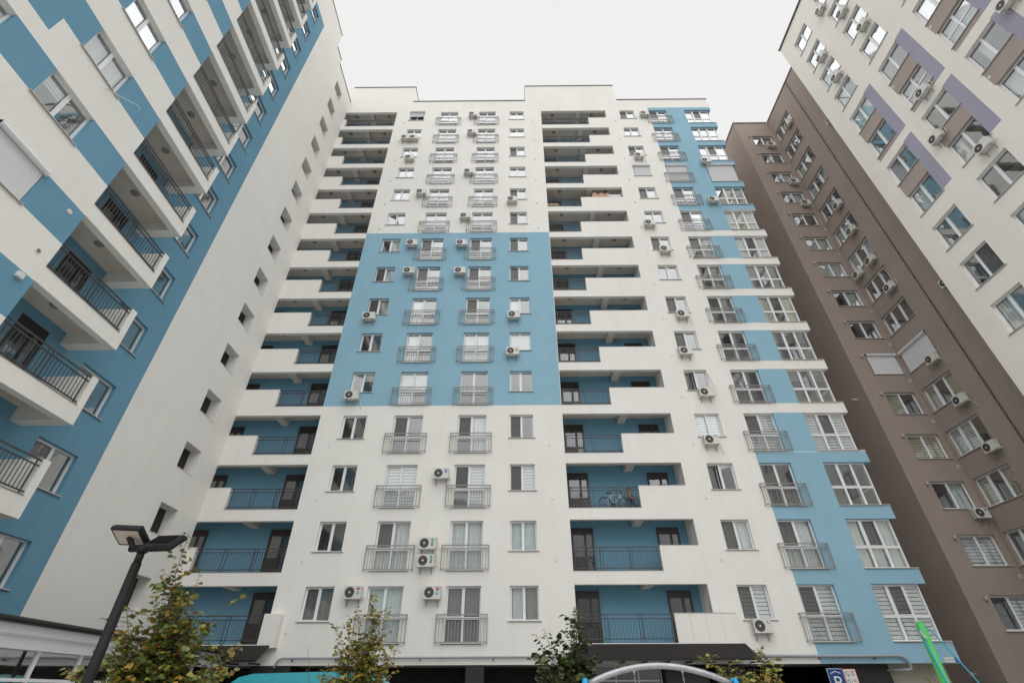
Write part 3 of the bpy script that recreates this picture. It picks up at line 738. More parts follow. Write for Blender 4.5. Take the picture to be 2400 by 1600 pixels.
for k in range(15):
    z = 5.62 + 3 * k
    window(bro, 'r', XA, 25.45, 28.0, z - 1.62, z + .03, sa[k], cols=3)
    window(bro, 'r', XA, 21.35, 22.5, z - 1.62, z, 'n' if k % 3 else 'w', cols=1)
    window(bro, 'f', YB, 24.42, 26.42, z - 1.6, z, sb[k])
    link('vent', cm('bv', lambda: MB().mat(0).tube([(0, -.015, 0), (0, 0, 0)], .10, 16).mat(1).disc((0, -.018, 0), .07).mesh('vent', [SIGNW, LBROWN])), bro, (26.6, YB, 3.5 + 3 * k))
    wl = link('wall_lamp', cm('wlm', lambda: MB().tube([(0, -.02, 0), (0, 0, 0)], .06, 10).tube([(0, -.1, .02), (0, -.02, 0)], .02, 6).tube([(.0, -.1, -.1), (0, -.1, .08)], .07, 10, .09).mesh('wall_lamp', [mat('wall_lamp_shell', (.50, .42, .34), .5)])), bro, (24.12, YB, 5.48 + 3 * k))
MB().tube([(XA - .08, 23.9, 0), (XA - .08, 23.95, 50.0)], .035, 8).build('drain_pipe', TRIM, bro)
MB().tube([(XC - .35, 29.1, 17.6), (XC, 29.1, 17.58)], .05, 8).build('wall_pipe', SIGNW, bro)
MB().tube([(XC - .2, 29.9, 2.3), (XC, 29.9, 2.3)], .05, 8).tube([(XC - .2, 29.9, 2.22), (XC - .2, 29.9, 2.4)], .09, 10).build('wall_lamp', DIFFU, bro)


# =================================================================== AIR CONDITIONERS
def ac_parts():
    W, H, Dp, g = .80, .55, .30, .10
    bm_ = MB().mat(0).box(-W / 2, W / 2, -g - Dp, -g, 0, H)
    bm_.mat(1)
    for i in range(8): bm_.box(-W / 2 - .003, -W / 2 - .0005, -g - Dp + .04, -g - .05, .06 + i * .055, .075 + i * .055)
    bm_.mat(0).box(W / 2 + .0005, W / 2 + .03, -g - .2, -g - .06, .06, .3)
    body = bm_.mesh('casing', [ACW, ACD])
    y = -g - Dp - .003; c = (-.13, y, H / 2)
    gm = MB().mat(1).disc(c, .225, 'y', 26)
    for i, r in enumerate((.222, .19, .155, .12, .085)): gm.mat(0).disc((c[0], y - .006, c[2]), r, 'y', 22, r - .012)
    for a in range(8):
        t = a * PI / 4; x, z = math.cos(t), math.sin(t); px, pz = -z * .004, x * .004
        gm.face([(c[0] + px, y - .007, c[2] + pz), (c[0] + x * .22 + px, y - .007, c[2] + z * .22 + pz), (c[0] + x * .22 - px, y - .007, c[2] + z * .22 - pz), (c[0] - px, y - .007, c[2] - pz)])
    gm.mat(2).disc((c[0], y - .009, c[2]), .045, 'y', 14)
    grille = gm.mesh('fan_grille', [ACG, ACD, SIGNW])
    br = MB()
    for x in (-.27, .27):
        br.box(x - .018, x + .018, -g - Dp - .02, 0, -.035, -.002).box(x - .018, x + .018, -.03, 0, -.30, -.036)
        br.tube([(x, -g - Dp + .02, -.04), (x, -.02, -.27)], .012, 5)
    bracket = br.mesh('bracket', [ACS])
    hose = MB().tube([(.42, -g - .12, .15), (.50, -g - .08, .02), (.52, -.05, .2), (.46, -.02, .62), (.40, .0, .66)], .018, 6).mesh('hose', [HOSE], True)
    hose2 = MB().tube([(.42, -g - .12, .15), (.52, -g - .1, .0), (.56, -.08, -.25), (.62, -.02, -.5)], .013, 6).mesh('hose', [HOSE], True)
    return body, grille, bracket, hose, hose2
ACB, ACGR, ACBR, ACH, ACH2 = ac_parts()
ACH3 = MB().tube([(.42, -.22, .14), (.49, -.18, .05), (.50, -.10, .0), (.46, -.02, .03)], .02, 6).mesh('short_hose', [HOSE], True)
proto = thing('air_conditioner', '', 'air conditioner')
link('casing', ACB, proto); link('fan_grille', ACGR, proto); link('bracket', ACBR, proto)
used = [False]
def ac(x, y, z, rot, label, hose=0):
    if not used[0]: r = proto; used[0] = True
    else:
        r = proto.copy(); COL.objects.link(r)
        for ch in [c for c in proto.children if c.name.split('.')[0] in ('casing', 'fan_grille', 'bracket')][:3]:
            c = ch.copy(); COL.objects.link(c); c.parent = r
    r.location = (x, y, z - .27); r.rotation_euler = (0, 0, rot); r['label'] = label; r['category'] = 'air conditioner'
    r['group'] = 'air conditioner units on the facades'
    if hose == 0 and (int(abs(x) * 37 + z * 11) % 3) == 0: link('short_hose', ACH3, r)
    if hose == 1: link('hose', ACH, r)
    if hose == 2: link('hose', ACH2, r)
    return r
def sticker(r, mb, mats): return mb.build('sticker', mats, r)
ACM = [(-7.58, 5.41, 'with red sticker, leftmost in the lowest row of windows', 0),
 (-3.89, 5.39, 'with bright red sticker between the two barred windows of the lowest row', 0),
 (-4.33, 7.56, 'with green sticker, upper of the stacked pair between two barred windows', 1),
 (-4.32, 6.77, 'with green sticker, lower of the stacked pair between two barred windows', 1),
 (-3.94, 11.09, 'with blue and white sticker on plain white wall, third row of windows up', 0),
 (-9.64, 15.9, 'on the bottom left corner of the blue panel under a dark window', 2),
 (-.1, 18.99, 'under the window with white slatted blinds at the right of the blue panel', 0),
 (-9.63, 21.91, 'under the patterned window halfway up the left side of the blue panel', 0),
 (-.01, 21.94, 'under the right hand window halfway up the blue panel', 0),
 (-7.47, 26.04, 'left one in the second row of the blue panel', 0),
 (-3.83, 26.0, 'right one in the second row of the blue panel', 0),
 (-7.59, 28.91, 'in the top row of the blue panel, left one', 0),
 (-3.88, 28.87, 'in the top row of the blue panel, right one', 0),
 (-3.78, 31.93, 'on white wall just above the blue panel, near its middle', 0),
 (-7.55, 34.96, 'second row above the blue panel, left of a barred window with hanging hose', 2),
 (-.09, 33.91, 'under the half open window in the second row above the blue panel', 0),
 (-3.79, 37.68, 'between the barred windows in the third row above the blue panel', 0),
 (-9.1, 39.77, 'under the tilted open window in the upper left of the middle block', 0),
 (-9.84, 42.9, 'left of the pair under one window near the roof', 0),
 (-9.08, 42.89, 'right of the pair under one window near the roof', 0),
 (-3.81, 43.74, 'between barred windows in the second row from the roof', 0),
 (-3.82, 46.75, 'between barred windows in the top row under the roof', 0),
 (11.0, 3.99, 'with small dark logo under the lowest blinded window right of the big awning', 0),
 (10.9, 12.94, 'with light blue sticker and black fan under a window with striped blinds', 2),
 (11.32, 15.96, 'with a long white hose curving up the wall, right of the balconies', 0),
 (10.75, 18.93, 'under the open window right of the balconies, sixth row up', 0),
 (11.18, 21.91, 'large one with a short hose right of the balconies, seventh row up', 2),
 (11.18, 28.06, 'under the ninth window up in the column right of the balconies', 0),
 (10.51, 30.95, 'with rust stain below, tenth window up right of the balconies', 0),
 (11.09, 39.81, 'near the top of the window column right of the balconies', 2),
 (12.65, 46.64, 'at the top left corner of the blue corner strip under the roof', 0),
 (16.08, 33.71, 'with a thin hose on blue wall left of a corner window', 2),
 (16.73, 38.96, 'overlapping the lower left of a corner window high on the blue strip', 0)]
acs = [ac(x, YF, z, 0, 'air conditioner ' + l, h) for x, z, l, h in ACM]
def stk(r, x0, x1, z0, z1, m, inner=None):
    y = -.405
    mb = MB().mat(0).box(x0, x1, y, y + .003, z0, z1)
    if inner:
        for (a, b, c, d) in inner: mb.mat(1).box(a, b, y - .003, y - .0005, c, d)
    sticker(r, mb, [m, SIGNW])
stk(acs[0], .18, .32, .38, .47, REDP); stk(acs[0], .17, .31, .18, .32, CYANP, [(.19, .29, .25, .28)])
stk(acs[1], .17, .33, .37, .50, REDP, [(.19, .31, .445, .475)]); stk(acs[1], .17, .31, .18, .32, CYANP, [(.19, .29, .25, .28)])
stk(acs[2], .20, .31, .15, .48, GREENP); stk(acs[3], .20, .31, .15, .48, GREENP)
for q in (2, 3): text_mesh('sticker_lettering', 'OSPE', .10, SIGNW, acs[q], (.255, -.408, .315), (PI / 2, -PI / 2, 0))
stk(acs[4], .18, .33, .30, .46, BLUEP, [(.18, .33, .36, .395)]); stk(acs[9], .2, .32, .3, .42, BLUEP, [(.2, .32, .34, .37)])
stk(acs[23], .17, .33, .42, .50, CYANP); stk(acs[6], .22, .28, .2, .42, GREYP); stk(acs[22], .2, .27, .42, .46, REDP); stk(acs[22], .18, .33, .37, .385, GREYP)
o = acs[24]; link('drain_hose', MB().tube([(.36, -.2, .0), (.55, -.3, .1), (.66, -.25, .6), (.62, -.1, 1.2), (.55, -.02, 1.75)], .025, 8).mesh('drain_hose', [HOSE], True), o)
for x, z, l in ((25.71, 45.7, 'beside the top window of the brown recess'), (25.94, 39.76, 'under the third window from the top in the brown recess'),
                (25.9, 36.68, 'under the fourth window from the top in the brown recess'), (26.1, 9.69, 'with dark blue square, lowest in the brown recess')):
    r = ac(x, YB, z, 0, 'air conditioner ' + l, 1)
    if z < 10: stk(r, .2, .32, .38, .48, BLUEP)
for y, z, l, h in ((25.88, 45.85, 'on the uppermost three-pane window of the brown wall', 0), (25.84, 33.8, 'at the fifth three-pane window from the top of the brown wall', 0),
                (26.01, 30.91, 'with loose hoses at the sixth three-pane window down the brown wall', 2), (25.94, 27.59, 'right one of a pair under a striped three-pane window of the brown wall', 0),
                (27.49, 27.64, 'left one of a pair under a striped three-pane window of the brown wall', 0), (25.73, 24.72, 'with a long hose looping over a dark three-pane window of the brown wall', 1),
                (25.83, 18.7, 'in front of the big closed white shutter on the brown wall', 2), (25.65, 15.65, 'under the beige-blinded window just below the white shutter on the brown wall', 2),
                (25.55, 12.63, 'lowest on the brown wall, beside a window with half-drawn striped blinds', 0), (22.19, 40.3, 'at a narrow brown-wall window high up beside the cream block', 0),
                (22.16, 21.92, 'at a narrow brown-wall window lower down beside the cream block', 0)):
    r = ac(XA, y, z, -PI / 2, 'air conditioner ' + l, h)
    if abs(z - 24.72) < .01: link('drain_hose', MB().tube([(.35, -.1, .4), (.42, -.2, .9), (.3, -.12, 1.7), (-.1, -.05, 2.05), (-.6, -.02, 2.05)], .022, 8).mesh('drain_hose', [HOSE], True), r)
for y, z, l in ((16.28, 46.01, 'highest on the cream wall, at the top of the picture'), (15.34, 42.94, 'under the third window down the second column of the cream wall'),
                (14.97, 39.75, 'under the fourth window down the second cream wall column'), (18.43, 42.81, 'upper one in the outermost window column of the cream wall'),
                (18.47, 39.73, 'lower one in the outermost window column of the cream wall'), (15.13, 30.94, 'large one in front of a small-paned window by a lilac stripe'),
                (16.25, 27.83, 'left of the taupe patch between windows on the cream wall'), (14.91, 24.83, 'with a dark stain beneath, below the lower lilac stripe'), (10.0, 29.57, 'on a lilac stripe at the top right corner of the photo')):
    ac(XW, y, z, -PI / 2, 'air conditioner ' + l, 1 if z < 32 else 0)

# =================================================================== THINGS ON THE BALCONIES
def bicycle(label, loc, mf, s=1, seat=False, rot=0):
    t = thing('bicycle', label, 'bicycle', loc, rot)
    for x in (0, 1.08):
        ring = MB(); n = 28; R = .335
        ring.tube([(x + math.cos(2 * PI * i / n) * R, 0, .345 + math.sin(2 * PI * i / n) * R) for i in range(n + 1)], .02, 6, caps=False)
        wo_ = ring.build('wheel', TYRE, t, smooth=True)
        sp2 = MB()
        for i in range(12):
            a_ = 2 * PI * i / 12; sp2.tube([(x, 0, .345), (x + math.cos(a_) * R, 0, .345 + math.sin(a_) * R)], .0025, 4, caps=False)
        sp2.tube([(x, -.04, .345), (x, .04, .345)], .025, 8); sp2.build('spokes', GUT, wo_)
    fr = MB(); r_, bb, st, hd, fx = (0, 0, .345), (.43, 0, .30), (.30, 0, .80), (.88, 0, .83), (1.08, 0, .345)
    fr.tube([bb, st], .018).tube([st, hd], .018).tube([bb, (.86, 0, .76)], .028).tube([(0, .03, .345), bb], .011).tube([(0, -.03, .345), st], .011).tube([hd, (.90, 0, .70), (.95, 0, .60), fx], .016)
    fr.build('frame', mf, t, smooth=True)
    MB().tube([st, (.27, 0, .90)], .014).tube([(.14, 0, .92), (.25, 0, .93), (.40, 0, .91)], .045, 8, .02).build('saddle', TYRE, t, smooth=True)
    MB().tube([hd, (.86, 0, .93)], .015).tube([(.84, -.27, .96), (.88, -.12, .93), (.88, .12, .93), (.84, .27, .96)], .013).build('handlebar', TYRE, t, smooth=True)
    MB().tube([(.43, -.05, .30), (.43, .05, .30)], .09, 14).tube([(.43, -.06, .30), (.52, -.06, .16)], .012).tube([(.43, .06, .30), (.34, .06, .44)], .012).build('crankset', TYRE, t)
    MB().tube([(-.28, 0, .62), (-.1, 0, .71), (.15, 0, .72), (.28, 0, .66)], .012).build('mudguard', TYRE, t)
    if seat:
        MB().box(.02, .30, -.14, .14, .72, .80).box(-.02, .06, -.14, .14, .80, 1.25).build('child_seat', PEACH, t)
        MB().box(.02, .06, -.16, .16, 1.2, 1.3).build('headrest', TYRE, t)
    return t
bicycle('white bicycle leaning behind the balcony railing, on the third-row balcony right of centre', (4.78, 26.0, 9.365), FRAMEW)
bicycle('dark bicycle with a padded child seat beside the white bicycle on the balcony', (6.15, 26.35, 9.365), FRAMED, seat=True, rot=.5)
Z12 = 33.365
bx = thing('wooden_crate', 'pale peach slatted crate behind the railing of the planted balcony', 'crate', (3.25, YF + .3, Z12))
for i in range(6): bevel(MB().box(-.46 + i * .155, -.32 + i * .155, -.15, -.13, .02, .58 - .03 * (i % 2)).build('plank', WOODC, bx), .004)
MB().box(-.46, .47, -.13, .2, .0, .45).build('body', WOODC, bx)
def pot_plant(label, loc, h, mts, n, spread, seed):
    r = random.Random(seed); t = thing('potted_plant', label, 'plant', loc)
    MB().tube([(0, 0, 0), (0, 0, .26)], .11, 12, .15).build('pot', TERRA, t, smooth=True)
    st = MB()
    for i in range(5): st.tube([(0, 0, .25), (r.uniform(-.5, .5) * spread, r.uniform(-.2, .2) * spread, .25 + (h - .25) * r.uniform(.6, 1))], .008, 4)
    st.build('stem', BARK, t)
    lf = MB()
    for i in range(n):
        p = Vector((r.gauss(0, .4) * spread, r.gauss(0, .25) * spread, r.uniform(.35, h))); leafquad(lf, p, r, .10, len(mts))
    lf.build('foliage', mts, t, kind='stuff')
    return t
def leafquad(mb, p, r, s, nm, droop=.5):
    d = Vector((r.uniform(-1, 1), r.uniform(-1, 1), r.uniform(-1, .4) * droop)).normalized()
    a = d.cross(Vector((r.uniform(-.4, .4), r.uniform(-.4, .4), 1))).normalized(); u_ = a.cross(d).normalized()
    s *= r.uniform(.7, 1.25); wd = s * .42
    mb.mat(r.randrange(nm))
    P = lambda x, y, z: tuple(p + d * x * s + a * y * wd + u_ * z * s)
    mb.face([P(0, 0, 0), P(.3, .85, .10), P(.65, .8, .08), P(1.05, 0, -.06)]).face([P(0, 0, 0), P(1.05, 0, -.06), P(.65, -.8, .08), P(.3, -.85, .10)])
pot_plant('tall dark green plant at the left end of the planted balcony', (3.28, 26.1, Z12), 2.0, [LG, LD], 90, .35, 3)
pot_plant('yellowing shrub at the corner of railing and parapet on the planted balcony', (5.75, YF + .35, Z12), 1.95, [LY, LO], 130, .4, 4)
pot_plant('small bright green plant at the foot of the railing on the planted balcony', (5.1, YF + .25, Z12), .5, [LO, LG], 40, .3, 5)
mb = MB(); n = 14
for i in range(n):
    x0, x1 = -.65 + 1.5 * i / n, -.65 + 1.5 * (i + 1) / n
    f = lambda x: 2.12 + .05 * math.sin(x * 9) + .1 * max(0, -x); g = lambda x: -.05 * math.sin(x * 13)
    mb.face([(x0, -.3 + g(x0), .9), (x1, -.3 + g(x1), .9), (x1, -.22 + g(x1), f(x1)), (x0, -.22 + g(x0), f(x0))]).face([(x0, -.22 + g(x0), f(x0)), (x1, -.22 + g(x1), f(x1)), (x1, .3, f(x1) - .08), (x0, .3, f(x0) - .08)])
tag(mb.build('tarpaulin', ORANGEC, None, (7.25, YF + .6, Z12), smooth=True), 'crumpled peach tarpaulin over furniture on the planted balcony', 'tarpaulin')
wb = thing('storage_box', 'white box on the right end of the planted balcony beside the peach cover', 'box', (8.3, YF + .65, Z12))
bevel(MB().box(-.5, .68, -.3, .3, 0, 1.86).build('body', SHUT, wb), .01); MB().box(-.52, .70, -.32, .32, 1.861, 1.90).build('lid', SHUT, wb)
tag(bevel(MB().box(-.35, .4, -.09, .09, 0, .04).build('wooden_board', WOODC, None, (5.6, YF + .2, 12.365))), 'orange wooden board lying on a balcony floor above the bicycle balcony', 'board')

# =================================================================== PAVILION, LOWER LEFT
pv = thing('shop_pavilion', 'single-storey glazed shop with dark gutter and white fascia at the lower left', 'building', (-12.1, 12.2, 0), math.radians(93.5))
# local x runs away from the camera along its front, local y into the shop
L = 13.0
MB().box(-6, L, -.35, -.02, 3.0, 3.12).tube([(-6, -.38, 3.04), (L, -.38, 3.04)], .07, 8).build('gutter', GUT, pv)
MB().box(-6, L, -.30, 0, 2.78, 2.998).box(-6, L, -.24, 0, 2.74, 2.778).box(-6, L, -.2, 0, 2.50, 2.738).build('fascia', SHUT, pv)
MB().box(-6, L, -.1, 1.9, 3.002, 3.09).build('roof', ROOFD, pv)
x = -5.8; fr_ = MB()
while x < L: fr_.box(x, x + .07, -.05, .05, 0, 2.5); x += 1.65
fr_.box(-6, L, -.055, .045, 1.86, 1.93).box(-6, L, -.055, .045, 0, .3)
fo = fr_.build('window_frame', PVC, pv)
x = -5.8
while x < L:
    for a_, b_ in ((.3, 1.86), (1.93, 2.5)): MB().face([(x + .07, 0, a_), (x + 1.65, 0, a_), (x + 1.65, 0, b_), (x + .07, 0, b_)]).build('pane', GLASSD, fo)
    x += 1.65
rm_ = MB().face([(-6, 2, 0), (L, 2, 0), (L, 2, 2.6), (-6, 2, 2.6)]).face([(-6, 0, 2.55), (L, 0, 2.55), (L, 2, 2.55), (-6, 2, 2.55)]).face([(-6, 0, 0.01), (L, 0, 0.01), (L, 2, 0.01), (-6, 2, 0.01)])
weld(rm_).build('room_interior', ROOM, pv)

# =================================================================== TREES
def leaf_mesh(mt, seed, s):
    r = random.Random(seed); mb = MB()
    n = 6
    out_ = [(0, 0), (.18, .34), (.45, .48), (.75, .33), (1.0, 0.03)]
    up_ = lambda x, y: .10 * abs(y) * 2 - .16 * x * x
    L_ = [(x, y, up_(x, y)) for x, y in out_]; R_ = [(x, -y, up_(x, y)) for x, y in out_]
    for A_ in (L_, R_):
        for i in range(4):
            a_, b_ = A_[i], A_[i + 1]; ca, cb = (a_[0], 0, up_(a_[0], 0)), (b_[0], 0, up_(b_[0], 0))
            pts = [ca, cb, b_, a_] if i else [ca, cb, b_]
            mb.face([(p[0] * s, p[1] * s, p[2] * s) for p in pts])
    return mb.mesh('leaf', [mt])
def tree(label, loc, shoots, trunk_r, leafs, seed, ls=.085, step=.05, mats=(LG, LG, LO, LY), parts=300):
    """shoots: list of (start, end, density) world-relative upright stems carrying alternate leaves"""
    r = random.Random(seed); t = thing('young_tree', label, 'tree', loc)
    tk = MB(); tk.tube([(0, 0, 0), (.02, 0, .6), (-.01, .01, 1.2), (0, 0, shoots[0][0][2])], trunk_r, 9, trunk_r * .6); tk.build('trunk', BARK, t, smooth=True)
    bm_ = MB(); lv = []
    for (a_, b_, dens) in shoots:
        a_, b_ = Vector(a_), Vector(b_); L_ = (b_ - a_).length; n = max(3, int(L_ / .12)); pts = []
        side = Vector((r.uniform(-1, 1), r.uniform(-1, 1), 0)) * .05 * L_
        for i in range(n + 1):
            q = i / n; pts.append(a_.lerp(b_, q) + side * math.sin(q * PI) + Vector((r.gauss(0, .01), r.gauss(0, .01), 0)))
        bm_.tube(pts, .012, 5, .003)
        m_ = int(L_ / step * dens * 2.3)
        for i in range(m_):
            q = (i + r.random() * .6) / m_; j = min(n - 1, int(q * n)); p = pts[j].lerp(pts[j + 1], q * n - j)
            ang = i * 2.4 + r.uniform(-.5, .5); d = Vector((math.cos(ang), math.sin(ang), r.uniform(-.45, .35))).normalized()
            p = p + d * r.uniform(.0, .05 + .05 * (1 - q)); lv.append((p, d, r.uniform(.7, 1.2) * (1 - .35 * q)))
            if r.random() < .8 * dens * (1.05 - q):       # side twig with a few leaves
                e_ = p + d * r.uniform(.12, .3) + Vector((0, 0, .08)); bm_.tube([p, e_], .004, 4, .002)
                for s_ in range(4):
                    d2 = (d + Vector((r.uniform(-1, 1), r.uniform(-1, 1), r.uniform(-.6, .6)))).normalized(); lv.append((p.lerp(e_, .3 + s_ * .25), d2, r.uniform(.7, 1.15)))
    bm_.build('branches', BARK, t, smooth=True)
    lm = [leaf_mesh(m, i, ls) for i, m in enumerate(mats)]
    vis = sorted(range(len(lv)), key=lambda i: lv[i][0].y - (0 if lv[i][0].z > 1.2 else 99) * -1)
    st = MB(); chosen = set(vis[:parts])
    for i, (p, d, s) in enumerate(lv):
        k = r.randrange(len(mats)); roll = r.uniform(-.7, .7)
        X_ = d; Y_ = Vector((0, 0, 1)).cross(X_).normalized(); Z_ = X_.cross(Y_)
        Rm = Matrix((X_, Y_, Z_)).transposed() @ Matrix.Rotation(roll, 3, 'X')
        if i in chosen:
            o_ = link('leaf', lm[k], t); o_.matrix_local = Matrix.Translation(p) @ Rm.to_4x4() @ Matrix.Scale(s, 4)
        else:
            me = lm[k]; st.mat(k)
            for pl in me.polygons: st.face([p + Rm @ (me.vertices[v].co * s) for v in pl.vertices])
    if st.f: st.build('foliage', list(mats), t, kind='stuff')
    return t
r1 = random.Random(11); sh = [((0, 0, 1.25), (-.25, -.1, 3.78 - .0), .8)]
B1 = (-5.2, 8.5, 0)
for tx, tz, dn in ((-.3, 3.25, 1.0), (-.52, 2.95, .9), (-.78, 2.70, .9), (-.66, 2.45, 1), (-.95, 2.05, 1), (-1.05, 1.9, 1.1), (.12, 3.2, .45), (.5, 2.72, .5), (.35, 2.5, .9), (.85, 2.2, 1), (1.2, 1.85, 1), (1.0, 2.0, 1), (.1, 2.9, .9), (-.1, 3.0, 1.1), (.7, 2.35, .8), (-.1, 2.5, 1.3), (-.4, 2.3, 1.3), (.2, 2.25, 1.3), (-.05, 2.1, 1.2), (.55, 2.05, 1.2), (-.7, 2.1, 1.2), (.1, 2.6, 1.1)):
    sh.append(((r1.uniform(-.12, .12), r1.uniform(-.12, .12), 1.1 + r1.random() * .35), (tx, r1.uniform(-.45, .5), tz), dn))
tree('largest young tree with green and amber leaves beside the foreground street lamp', B1, sh, .05, 0, 21, .102, .034, (LG, LO, LG, LG, LY), parts=300)
r1 = random.Random(12); sh = [((0, 0, .9), (.02, 0, 3.4), 1)]
for tx, tz, dn in ((-.2, 3.1, .8), (-.5, 2.98, .6), (-.75, 2.78, .75), (-.7, 2.5, .9), (.3, 2.95, .7), (.2, 3.05, .9), (.75, 2.35, .45), (.65, 2.5, .35), (-.75, 2.0, 1), (.45, 2.2, .9), (.6, 1.9, .8), (-.3, 2.4, 1.1), (0, 2.7, 1.1), (.1, 2.4, 1), (.75, 2.0, .5), (-.5, 2.2, 1)):
    sh.append(((r1.uniform(-.08, .08), r1.uniform(-.08, .08), .9 + r1.random() * .5), (tx, r1.uniform(-.35, .35), tz), dn))
tree('slender yellow-green young tree in front of the lowest barred window left of centre', (-3.17, 12, 0), sh, .04, 0, 22, .095, .034, (LO, LG, LO, LO, LY), parts=300)
tree('single bare shoot with one leaf left of the slender young tree', (-4.0, 12, 0), [((0, 0, .3), (-.36, 0, 2.42), .06)], .012, 0, 5, .08, .05, (LO,), parts=10)
r1 = random.Random(13); sh = [((0, 0, .9), (.28, 0, 2.88), 1)]
for tx, tz, dn in ((.15, 2.65, 1), (.22, 2.5, 1.1), (-.38, 2.52, .5), (-.5, 2.45, .6), (-.45, 2.15, 1), (.5, 2.15, 1), (.35, 2.0, 1.2), (-.1, 2.2, 1.2), (-.3, 1.9, 1.2), (.1, 1.95, 1.3), (.3, 2.3, 1), (-.2, 2.35, .8), (.42, 1.85, 1)):
    sh.append(((r1.uniform(-.08, .08), r1.uniform(-.08, .08), .9 + r1.random() * .4), (tx, r1.uniform(-.3, .3), tz), dn))
tree('dark green leafy young tree left of the swing arch', (.85, 10, 0), sh, .04, 0, 23, .115, .038, (LD, LG, LD), parts=300)
r1 = random.Random(14); sh = [((0, 0, .9), (-.0, 0, 2.16), 1)]
for tx, tz, dn in ((-.7, 2.1, .9), (-.42, 1.92, 1), (-.1, 1.9, .9), (.1, 1.9, 1), (.12, 1.75, 1), (-.55, 1.8, .8)):
    sh.append(((r1.uniform(-.05, .05), r1.uniform(-.05, .05), .9 + r1.random() * .3), (tx, r1.uniform(-.2, .2), tz), dn))
tree('small yellow-green young tree right of the swing arch in front of the dark passage', (3.78, 9, 0), sh, .03, 0, 24, .088, .026, (LO, LO, LG, LO, LY), parts=300)
tree('thin sapling with a few leaves behind the green pole', (9.85, 14, 0), [((0, 0, .8), (0, 0, 2.2), .5), ((0, 0, .9), (-.1, .1, 1.95), .5), ((0, 0, .9), (.12, .1, 1.85), .5)], .02, 0, 25, .08, .06, (LO, LG), parts=60)

# =================================================================== STREET LAMPS
def street_lamp(label, loc, yaw):
    t = thing('street_lamp', label, 'street lamp', loc, yaw, 'black twin-headed street lamps')
    MB().tube([(0, 0, 0), (0, 0, 2.82)], .058, 16, .05).build('pole', BLACKM, t, smooth=True)
    MB().tube([(0, 0, 0), (0, 0, .25)], .09, 16).build('pole_base', BLACKM, t, smooth=True)
    MB().tube([(0, 0, 2.80), (.0, 0, 2.95)], .042, 14, .04).tube([(0, 0, 2.94), (0, 0, 3.0)], .06, 14, .065).build('collar', BLACKM, t, smooth=True)
    MB().tube([(-.17, 0, 2.99), (.17, 0, 2.99)], .04, 10).build('cross_bar', BLACKM, t, smooth=True)
    for s in (-1, 1):
        hd = MB(); W_, D_ = (.37, .28)
        v = [(-W_ / 2, -D_ / 2), (W_ / 2, -D_ / 2), (W_ / 2, D_ / 2), (-W_ / 2, D_ / 2)]
        lo = [(x, y, 0) for x, y in v]; hi = [(x * .90, y * .86, .075) for x, y in v]; mi_ = [(x, y, .04) for x, y in v]
        for A_, B_ in ((lo, mi_), (mi_, hi)):
            for i in range(4): hd.face([A_[i], A_[(i + 1) % 4], B_[(i + 1) % 4], B_[i]])
        hd.face(hi).face(lo[::-1])
        weld(hd); h = bevel(hd.build('lamp_head', BLACKM, t), .006)
        MB().face([(-W_ * .43, -D_ * .40, -.004), (-W_ * .43, D_ * .40, -.004), (W_ * .40, D_ * .40, -.004), (W_ * .40, -D_ * .40, -.004)]).build('diffuser', DIFFU, h)
        fin = MB()
        for i in range(7): fin.box(-W_ * .3 + i * W_ * .1, -W_ * .3 + i * W_ * .1 + .010, -D_ * .3, D_ * .3, .076, .092)
        fin.build('cooling_fins', BLACKM, h)
        h.location = (-.20, -.06, 3.105) if s < 0 else (.16, .12, 3.03)
        h.rotation_euler = (math.radians(-28 if s < 0 else 40), math.radians(3 if s < 0 else 0), math.radians(10 if s < 0 else 6))
        MB().tube([(s * .08, 0, 2.99), (s * .12, s * .03, 3.0), tuple(h.location)], .03, 8).build('bracket', BLACKM, t)
    return t
street_lamp('black twin-headed street lamp in the foreground at the lower left', (-4.36, 6.0, 0), math.radians(-12))
street_lamp('farther black twin-headed lamp half hidden in the leaves of the largest tree', (-10.4, 17.0, 0), math.radians(-12))

# =================================================================== PLAYGROUND, VAN
sw = thing('swing_frame', 'swing frame with arched grey steel bar between bright blue posts at the bottom centre', 'swing', (2.17, 9, 0))
pts = []
for i in range(17):
    q = i / 16; pts.append((-1.1 + 2.2 * q, 0, 1.70 + .235 * (1 - (2 * q - 1) ** 2)))
MB().tube(pts, .042, 14).build('arched_bar', GALV, sw, smooth=True)
for s in (-1, 1):
    for dy in (-1, 1):
        MB().tube([(s * 1.13 + (0 if s < 0 else .0), dy * .04, 1.77), (s * 1.22, dy * .65, 0)], .036, 12).build('post', CYAN, sw, smooth=True)
    for x in (s * .37,):
        ch = MB()
        for dx in (-.17, .17) if False else (0,):
            for i in range(30):
                z = 1.85 - i * .045; a_ = (i % 2) * PI / 2
                n_ = 8; ch.tube([(x + dx + .03 * (i / 30) + math.cos(a_) * math.cos(2 * PI * j / n_) * .010, math.sin(a_) * math.cos(2 * PI * j / n_) * .010, z + math.sin(2 * PI * j / n_) * .026) for j in range(n_ + 1)], .0045, 4, caps=False)
        c_ = ch.build('chain', GALV, sw)
        MB().box(x - .02, x + .02, -.02, .02, 1.86, 1.90).tube([(x, 0, 1.84), (x, 0, 1.9)], .018, 8).build('hanger', GALV, sw)
MB().box(-.32, .42, -.12, .12, .48, .52).build('seat', TYRE, sw)
gpz = thing('climbing_net_pole', 'bright green leaning pole with blue ropes from its top at the bottom right', 'play pole', (5.03, 7, 0))
MB().tube([(0, 0, 0), (0, 0, 2.29)], .046, 16).build('pole', GREEN, gpz, smooth=True)
MB().tube([(0, 0, 2.285), (0, 0, 2.31)], .042, 16, .025).build('cap', GREEN, gpz, smooth=True)
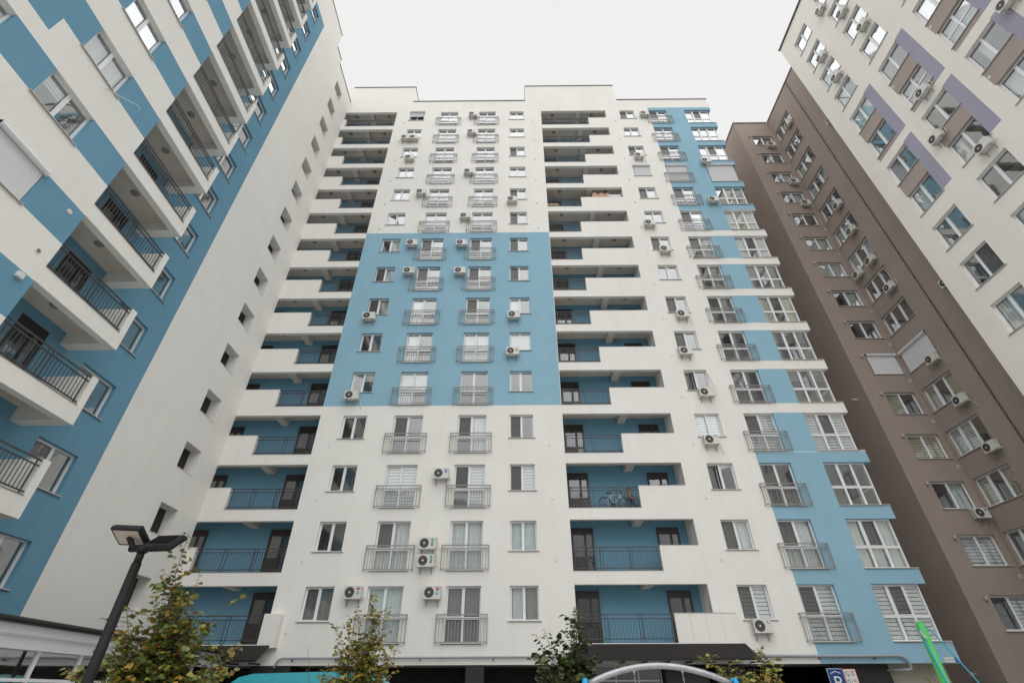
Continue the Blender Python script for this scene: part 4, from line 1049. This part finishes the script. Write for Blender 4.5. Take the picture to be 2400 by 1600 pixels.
MB().tube([(-.045, -.02, 2.22), (-.05, -.04, 2.05), (-.02, -.1, 1.4), (.1, -.15, .6)], .010, 6).build('rope', ROPE, gpz, smooth=True)
MB().tube([(.05, 0, 2.26), (.12, .0, 2.18), (.36, .0, 1.75), (1.1, .1, .3)], .008, 6).build('rope', ROPE, gpz, smooth=True)
MB().tube([(-.055, -.02, 2.2), (-.05, -.06, 2.12)], .014, 6).build('shackle', GALV, gpz)

vn = thing('parked_van', 'teal van parked in front of the dark ground floor, only its roof showing', 'van', (-6.6, 19.6, 0))
vn.scale = (1.17, 1, 1.055)
prof = [(-2.28, .45), (-2.32, 1.2), (-2.2, 1.72), (-1.95, 1.93), (-1.6, 2.02), (0, 2.06), (1.3, 2.07), (1.75, 1.98), (2.0, 1.72), (2.15, 1.15), (2.2, .45)]
mb = MB(); hw = .9
def off(z): return hw - (.14 * max(0, (z - 1.05)) if z < 1.95 else .20)
for i in range(len(prof) - 1):
    (x0, z0), (x1, z1) = prof[i], prof[i + 1]
    mb.face([(x0, -off(z0), z0), (x0, off(z0), z0), (x1, off(z1), z1), (x1, -off(z1), z1)])
for s in (-1, 1): mb.face([(x, s * off(z), z) for x, z in prof])
mb.face([(-2.28, -hw, .45), (2.2, -hw, .45), (2.2, hw, .45), (-2.28, hw, .45)])
vb = mb.build('body', TEAL, vn); bevel(vb, .09, 4)
for p_ in vb.data.polygons: p_.use_smooth = True
for a_, b_ in ((-1.9, -1.0), (-.9, .3), (.4, 1.7)):
    MB().face([(a_, -off(1.2) - .014, 1.2), (b_, -off(1.2) - .014, 1.2), (b_ - .05, -off(1.75) - .014, 1.75), (a_ + .05, -off(1.75) - .014, 1.75)]).build('window', DARKROOM, vn)
for x in (-1.45, 1.4):
    for y in (-.82, .82):
        wh = MB().tube([(x, y - .1, .34), (x, y + .1, .34)], .34, 20).build('wheel', TYRE, vn); MB().tube([(x, y - .11, .34), (x, y + .11, .34)], .2, 14).build('rim', GALV, wh)
MB().tube([(1.68, -.72, 1.99), (1.95, -.74, 1.82), (2.1, -.78, 1.5)], .02, 6).build('door_seal', TYRE, vn)
for s in (-1, 1): MB().box(-2.35, -2.28, s * .7 - .1, s * .7 + .1, .75, .95).build('headlight', SIGNW, vn)
